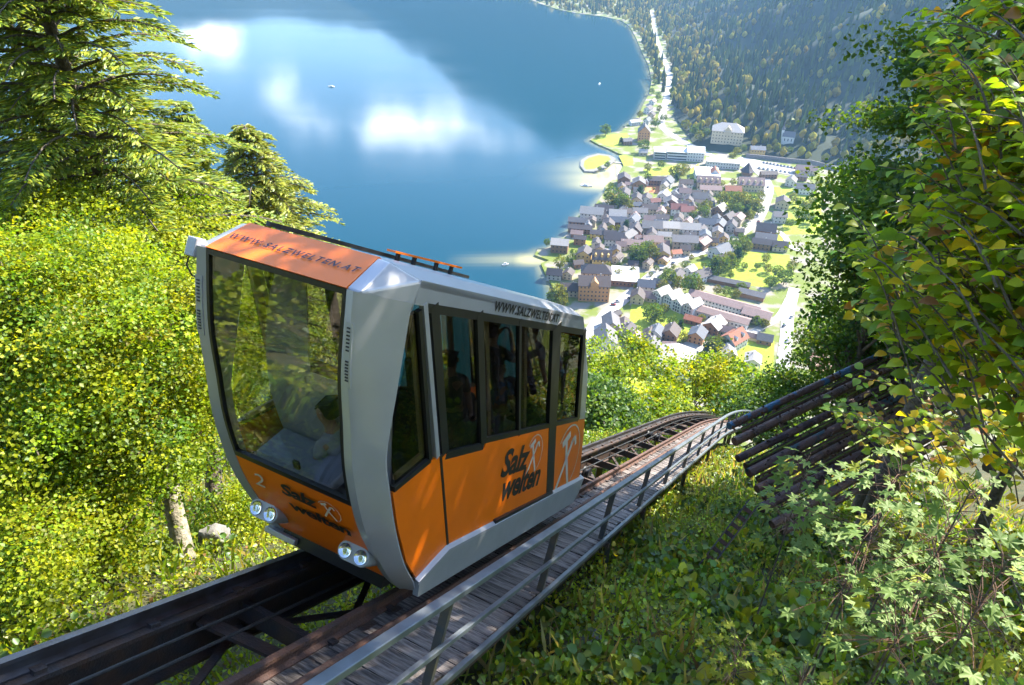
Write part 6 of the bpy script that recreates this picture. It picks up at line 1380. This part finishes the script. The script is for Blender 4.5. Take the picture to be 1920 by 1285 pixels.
hazel('thin hazel with scattered yellow leaves over the pipes', [(at(1720, 770, 8.6), (1.0, 1.0, 0.45)), (at(1860, 800, 7.6), (0.8, 0.8, 0.5))], ground(3.6, 9.5), 85, 8, 120, 0.10, 0.25)

# ------------------------------------------------------------------ maple saplings and bank plants
M['mp_green'] = leaf_obj_mat('maple_leaf', (0.14, 0.23, 0.05), (0.22, 0.31, 0.08), 0.35)
M['mp_yellow'] = leaf_obj_mat('maple_leaf_yellow', (0.35, 0.36, 0.03), (0.24, 0.30, 0.03), 0.4)
M['red_stem'] = mat('red_stem', (0.15, 0.075, 0.04), 0.6, vary=0.3, scale=10)
MPL = [single_leaf_mesh(PALM, M['mp_green']), single_leaf_mesh(PALM, M['mp_yellow'])]
def maple(top, hgt, n_, size, label, spread=0.45, name='maple_sapling', ms=MPL, yel=0.08):
    top = np.array(top); b_ = ground_below(top); e = empty(name, tuple(b_)); off = np.array(e.location)
    mid = (b_ + top) / 2 + np.array([0.05, 0.05, 0]); MB().tube([b_ - UPV * 0.1, b_ * 0.5 + mid * 0.5, mid, top], [0.014, 0.012, 0.009, 0.005], 6).build('stem', M['bark'], e)
    tw = MB(); H_ = min(hgt, max(top[2] - b_[2], 0.3))
    for i in range(n_):
        f = random.random() ** 0.8; p0 = top - UPV * H_ * f; a = random.random() * 6.28; rr = spread * (0.35 + 0.75 * f) * random.uniform(0.5, 1.1)
        d = np.array([math.cos(a), math.sin(a), random.uniform(0.0, 0.35)]); p1 = p0 + d * rr; tw.tube([p0, (p0 + p1) / 2 + UPV * 0.03, p1], [0.004, 0.003, 0.0025], 4, caps=False)
        o = link('leaf', ms[1] if random.random() < yel else ms[0], e); o.matrix_local = leaf_matrix(p1 - off, d * 0.9 - UPV * random.uniform(0.0, 0.6), UPV + rand_unit(1)[0] * 0.45, size * random.uniform(0.65, 1.25))
    tw.build('leaf_stalks', M['red_stem'], e); tag(e, label, 'sapling', 'maple saplings on the bank'); return e
maple(at(1520, 850, 8.0), 1.3, 60, 0.17, 'upright maple sapling standing before the barrier', 0.42)
maple(at(1690, 880, 6.4), 1.0, 64, 0.15, 'broad maple sapling with glossy leaves between barrier and hazel', 0.6)
maple(at(1820, 920, 5.4), 0.9, 60, 0.14, 'large leaved grey green maple sapling with red stalks', 0.6)
maple(at(1620, 1010, 6.4), 0.8, 52, 0.13, 'low maple sapling with a sunlit pale top', 0.5)
maple(at(1890, 1050, 5.0), 0.8, 48, 0.13, 'maple sapling at the frame edge low on the bank', 0.5)
maple(at(1730, 1110, 5.6), 0.7, 46, 0.13, 'lowest maple sapling in the shade of the bank', 0.5)
maple(at(1800, 800, 8.4), 0.9, 30, 0.16, 'yellow tinged maple sapling under the hazel twigs', 0.45, yel=0.5)
maple(at(1395, 1200, 7.6), 0.6, 40, 0.11, 'bright yellow seedling low on the bank', 0.36, yel=0.95, name='yellow_seedling')
maple(at(1510, 1260, 6.8), 0.6, 36, 0.12, 'fresh green seedling at the bottom of the bank', 0.36, yel=0.3, name='green_seedling')

def undergrowth(name, label, lr, tr_, n_, size, cols, hgt=0.35, per=9, density=None, shape=OVAL4):
    l_ = rng.uniform(*lr, n_); t_ = tr_[0] + (tr_[1] - tr_[0]) * rng.random(n_) ** 1.15
    keep = [i for i in range(n_) if not (-4.5 < l_[i] < -1.9 and False) and (noise.noise(Vector((l_[i] * 0.7, t_[i] * 0.7, 2))) > -0.35 or random.random() < 0.45)]
    if density: keep = [i for i in keep if random.random() < density(l_[i], t_[i])]
    base_ = np.array([ground(l_[i], t_[i]) for i in keep]); m_ = len(base_)
    hs = hgt * (0.25 + rng.random(m_) ** 1.5)
    c = np.repeat(base_, per, 0); hh = np.repeat(hs, per); k_ = len(c)
    off = rng.normal(size=(k_, 3)) * np.array([0.10, 0.10, 0.0]); off[:, 2] = hh * (0.25 + 0.75 * rng.random(k_))
    pos = c + off; nrm = norm_rows(np.array([0.05, -0.15, 1.0]) + rng.normal(size=(k_, 3)) * 0.5); dr = norm_rows(off * np.array([1, 1, 0.1]) + rng.normal(size=(k_, 3)) * 0.4)
    fl = np.repeat(tints(m_, cols, 0.25), per, 0) * (1 + rng.normal(size=(k_, 1)) * 0.2)
    big = np.repeat(np.where(rng.random(m_) < 0.2, 1.6, 1.0), per)
    pn_ = np.array([noise.noise(Vector((a[0] * 0.45, a[1] * 0.45, 9.0))) for a in base_]); pz = np.repeat(pn_, per)
    fl = fl * (1.0 + 0.55 * pz[:, None]) * np.array([1, 1, 1]) + np.where(pz[:, None] > 0.18, np.array([0.06, 0.03, 0.0]), 0.0)
    me = leaf_mesh(name, pos, dr, nrm, size * big * (0.6 + 0.7 * rng.random(k_)) * np.where(pz > 0.05, 0.7, np.where(pz < -0.2, 1.35, 1.0)), np.clip(fl, 0.004, 0.9), shape); me.materials.append(M['leaf_shiny'])
    return tag(link(name, me), label, 'undergrowth', kind='stuff')
GRN = [(0.14, 0.23, 0.018), (0.18, 0.27, 0.018), (0.26, 0.33, 0.02), (0.11, 0.18, 0.018), (0.34, 0.34, 0.02), (0.15, 0.25, 0.05)]
undergrowth('bank_undergrowth', 'leafy undergrowth covering the bank below the walkway', (-2.2, 9.0), (3.0, 19), 9500, 0.085, GRN, 0.38, 10)
undergrowth('bank_undergrowth', 'herbs and grass on the bank towards the crest', (-3.5, 4.5), (14, 32), 4200, 0.10, [(0.10, 0.17, 0.025), (0.14, 0.20, 0.03), (0.07, 0.13, 0.025)], 0.32, 9)
undergrowth('hillside_undergrowth', 'sunlit undergrowth on the slope uphill of the viewpoint', (-16, 6), (-9, 3), 3500, 0.14, YG + MIDG[1:3], 0.4, 9, shape=DIAMOND)
undergrowth('track_undergrowth', 'bright undergrowth beneath and behind the girders', (-16, -2.6), (2, 30), 13000, 0.066, YG + MIDG[1:3], 0.36, 9, lambda l, t: 1.0 if l > -9 else 0.5)
# grass blades and dry stems between the herbs
def blades(name, label, lr, tr_, n_, size, cols):
    l_ = rng.uniform(*lr, n_); t_ = rng.uniform(*tr_, n_); pos = np.array([ground(a, b) for a, b in zip(l_, t_)])
    dr = norm_rows(np.array([0.0, -0.1, 1.0]) + rng.normal(size=(n_, 3)) * 0.38); nr = rand_unit(n_)
    V, F = NEEDLE; bl = (V * np.array([1, 0.28, 1.0]), F)
    me = leaf_mesh(name, pos, dr, nr, size * (0.5 + rng.random(n_)), tints(n_, cols, 0.25), bl); me.materials.append(M['leaf']); return tag(link(name, me), label, 'grass', kind='stuff')
blades('grass', 'grass blades and dry stems rising from the bank', (-2.4, 6), (4, 30), 9000, 0.42, [(0.20, 0.27, 0.03), (0.14, 0.22, 0.02), (0.32, 0.28, 0.10), (0.24, 0.18, 0.08)])
blades('grass', 'grass blades beneath and beyond the girders', (-13, -3), (2, 22), 7000, 0.38, [(0.24, 0.31, 0.02), (0.18, 0.27, 0.02), (0.36, 0.33, 0.08)])
# dead leaves and a few stones on the ground
n_ = 5000; l_ = rng.uniform(-12, 5, n_); t_ = rng.uniform(3, 26, n_); pos = np.array([ground(a, b) + UPV * 0.03 for a, b in zip(l_, t_)])
me = leaf_mesh('fallen_leaves', pos, rand_unit(n_), norm_rows(NN + 0.35 * rand_unit(n_)), 0.05 + 0.05 * rng.random(n_), tints(n_, [(0.20, 0.09, 0.035), (0.14, 0.07, 0.035), (0.28, 0.16, 0.05)])); me.materials.append(M['leaf'])
tag(link('fallen_leaves', me), 'brown fallen leaves scattered over the hillside soil', 'leaves', kind='stuff')
def rock(p_, s, label):
    bm = bmesh.new(); bmesh.ops.create_icosphere(bm, subdivisions=3, radius=1.0)
    for v in bm.verts:
        k_ = 1 + 0.35 * noise.noise(v.co * 1.3 + Vector(p_)) + 0.12 * noise.noise(v.co * 4 + Vector(p_)); v.co = Vector((v.co.x * s * 1.2 * k_, v.co.y * s * k_, v.co.z * s * 0.7 * k_))
    me = bpy.data.meshes.new('rock'); bm.to_mesh(me); bm.free(); me.materials.append(M['rock']); smooth_by_angle(me, 40); tag(link('rock', me, None, Vector(p_)), label, 'rock', 'pale rocks in the undergrowth')
def gb(px, py, d): q = at(px, py, d); return ground_below(q) + UPV * 0.06
rock(gb(1112, 1142, 9.0), 0.13, 'pale rock lying in the undergrowth below the walkway')
rock(gb(1098, 1246, 7.8), 0.07, 'small white stone low in the undergrowth')
rock(gpt(405, 1012, -5.2) + UPV * 0.1, 0.22, 'sunlit boulder behind the pale beech trunk')

# ------------------------------------------------------------------ haze over the valley
hz = MB(); hz.abox(-2650, 3250, -460, 3650, -5.0, 900.0); ho = hz.build('haze', None, None); tag(ho, kind='stuff')
mt, n, o = nodes_of('haze_air'); pvn = n.nodes.new('ShaderNodeVolumePrincipled'); pvn.inputs['Color'].default_value = (0.34, 0.62, 1.0, 1); pvn.inputs['Density'].default_value = 0.00009; pvn.inputs['Anisotropy'].default_value = 0.35
n.links.new(pvn.outputs[0], o.inputs['Volume']); mt.volume_intersection_method = 'FAST' if hasattr(mt, 'volume_intersection_method') else mt.volume_intersection_method
ho.data.materials.append(mt)
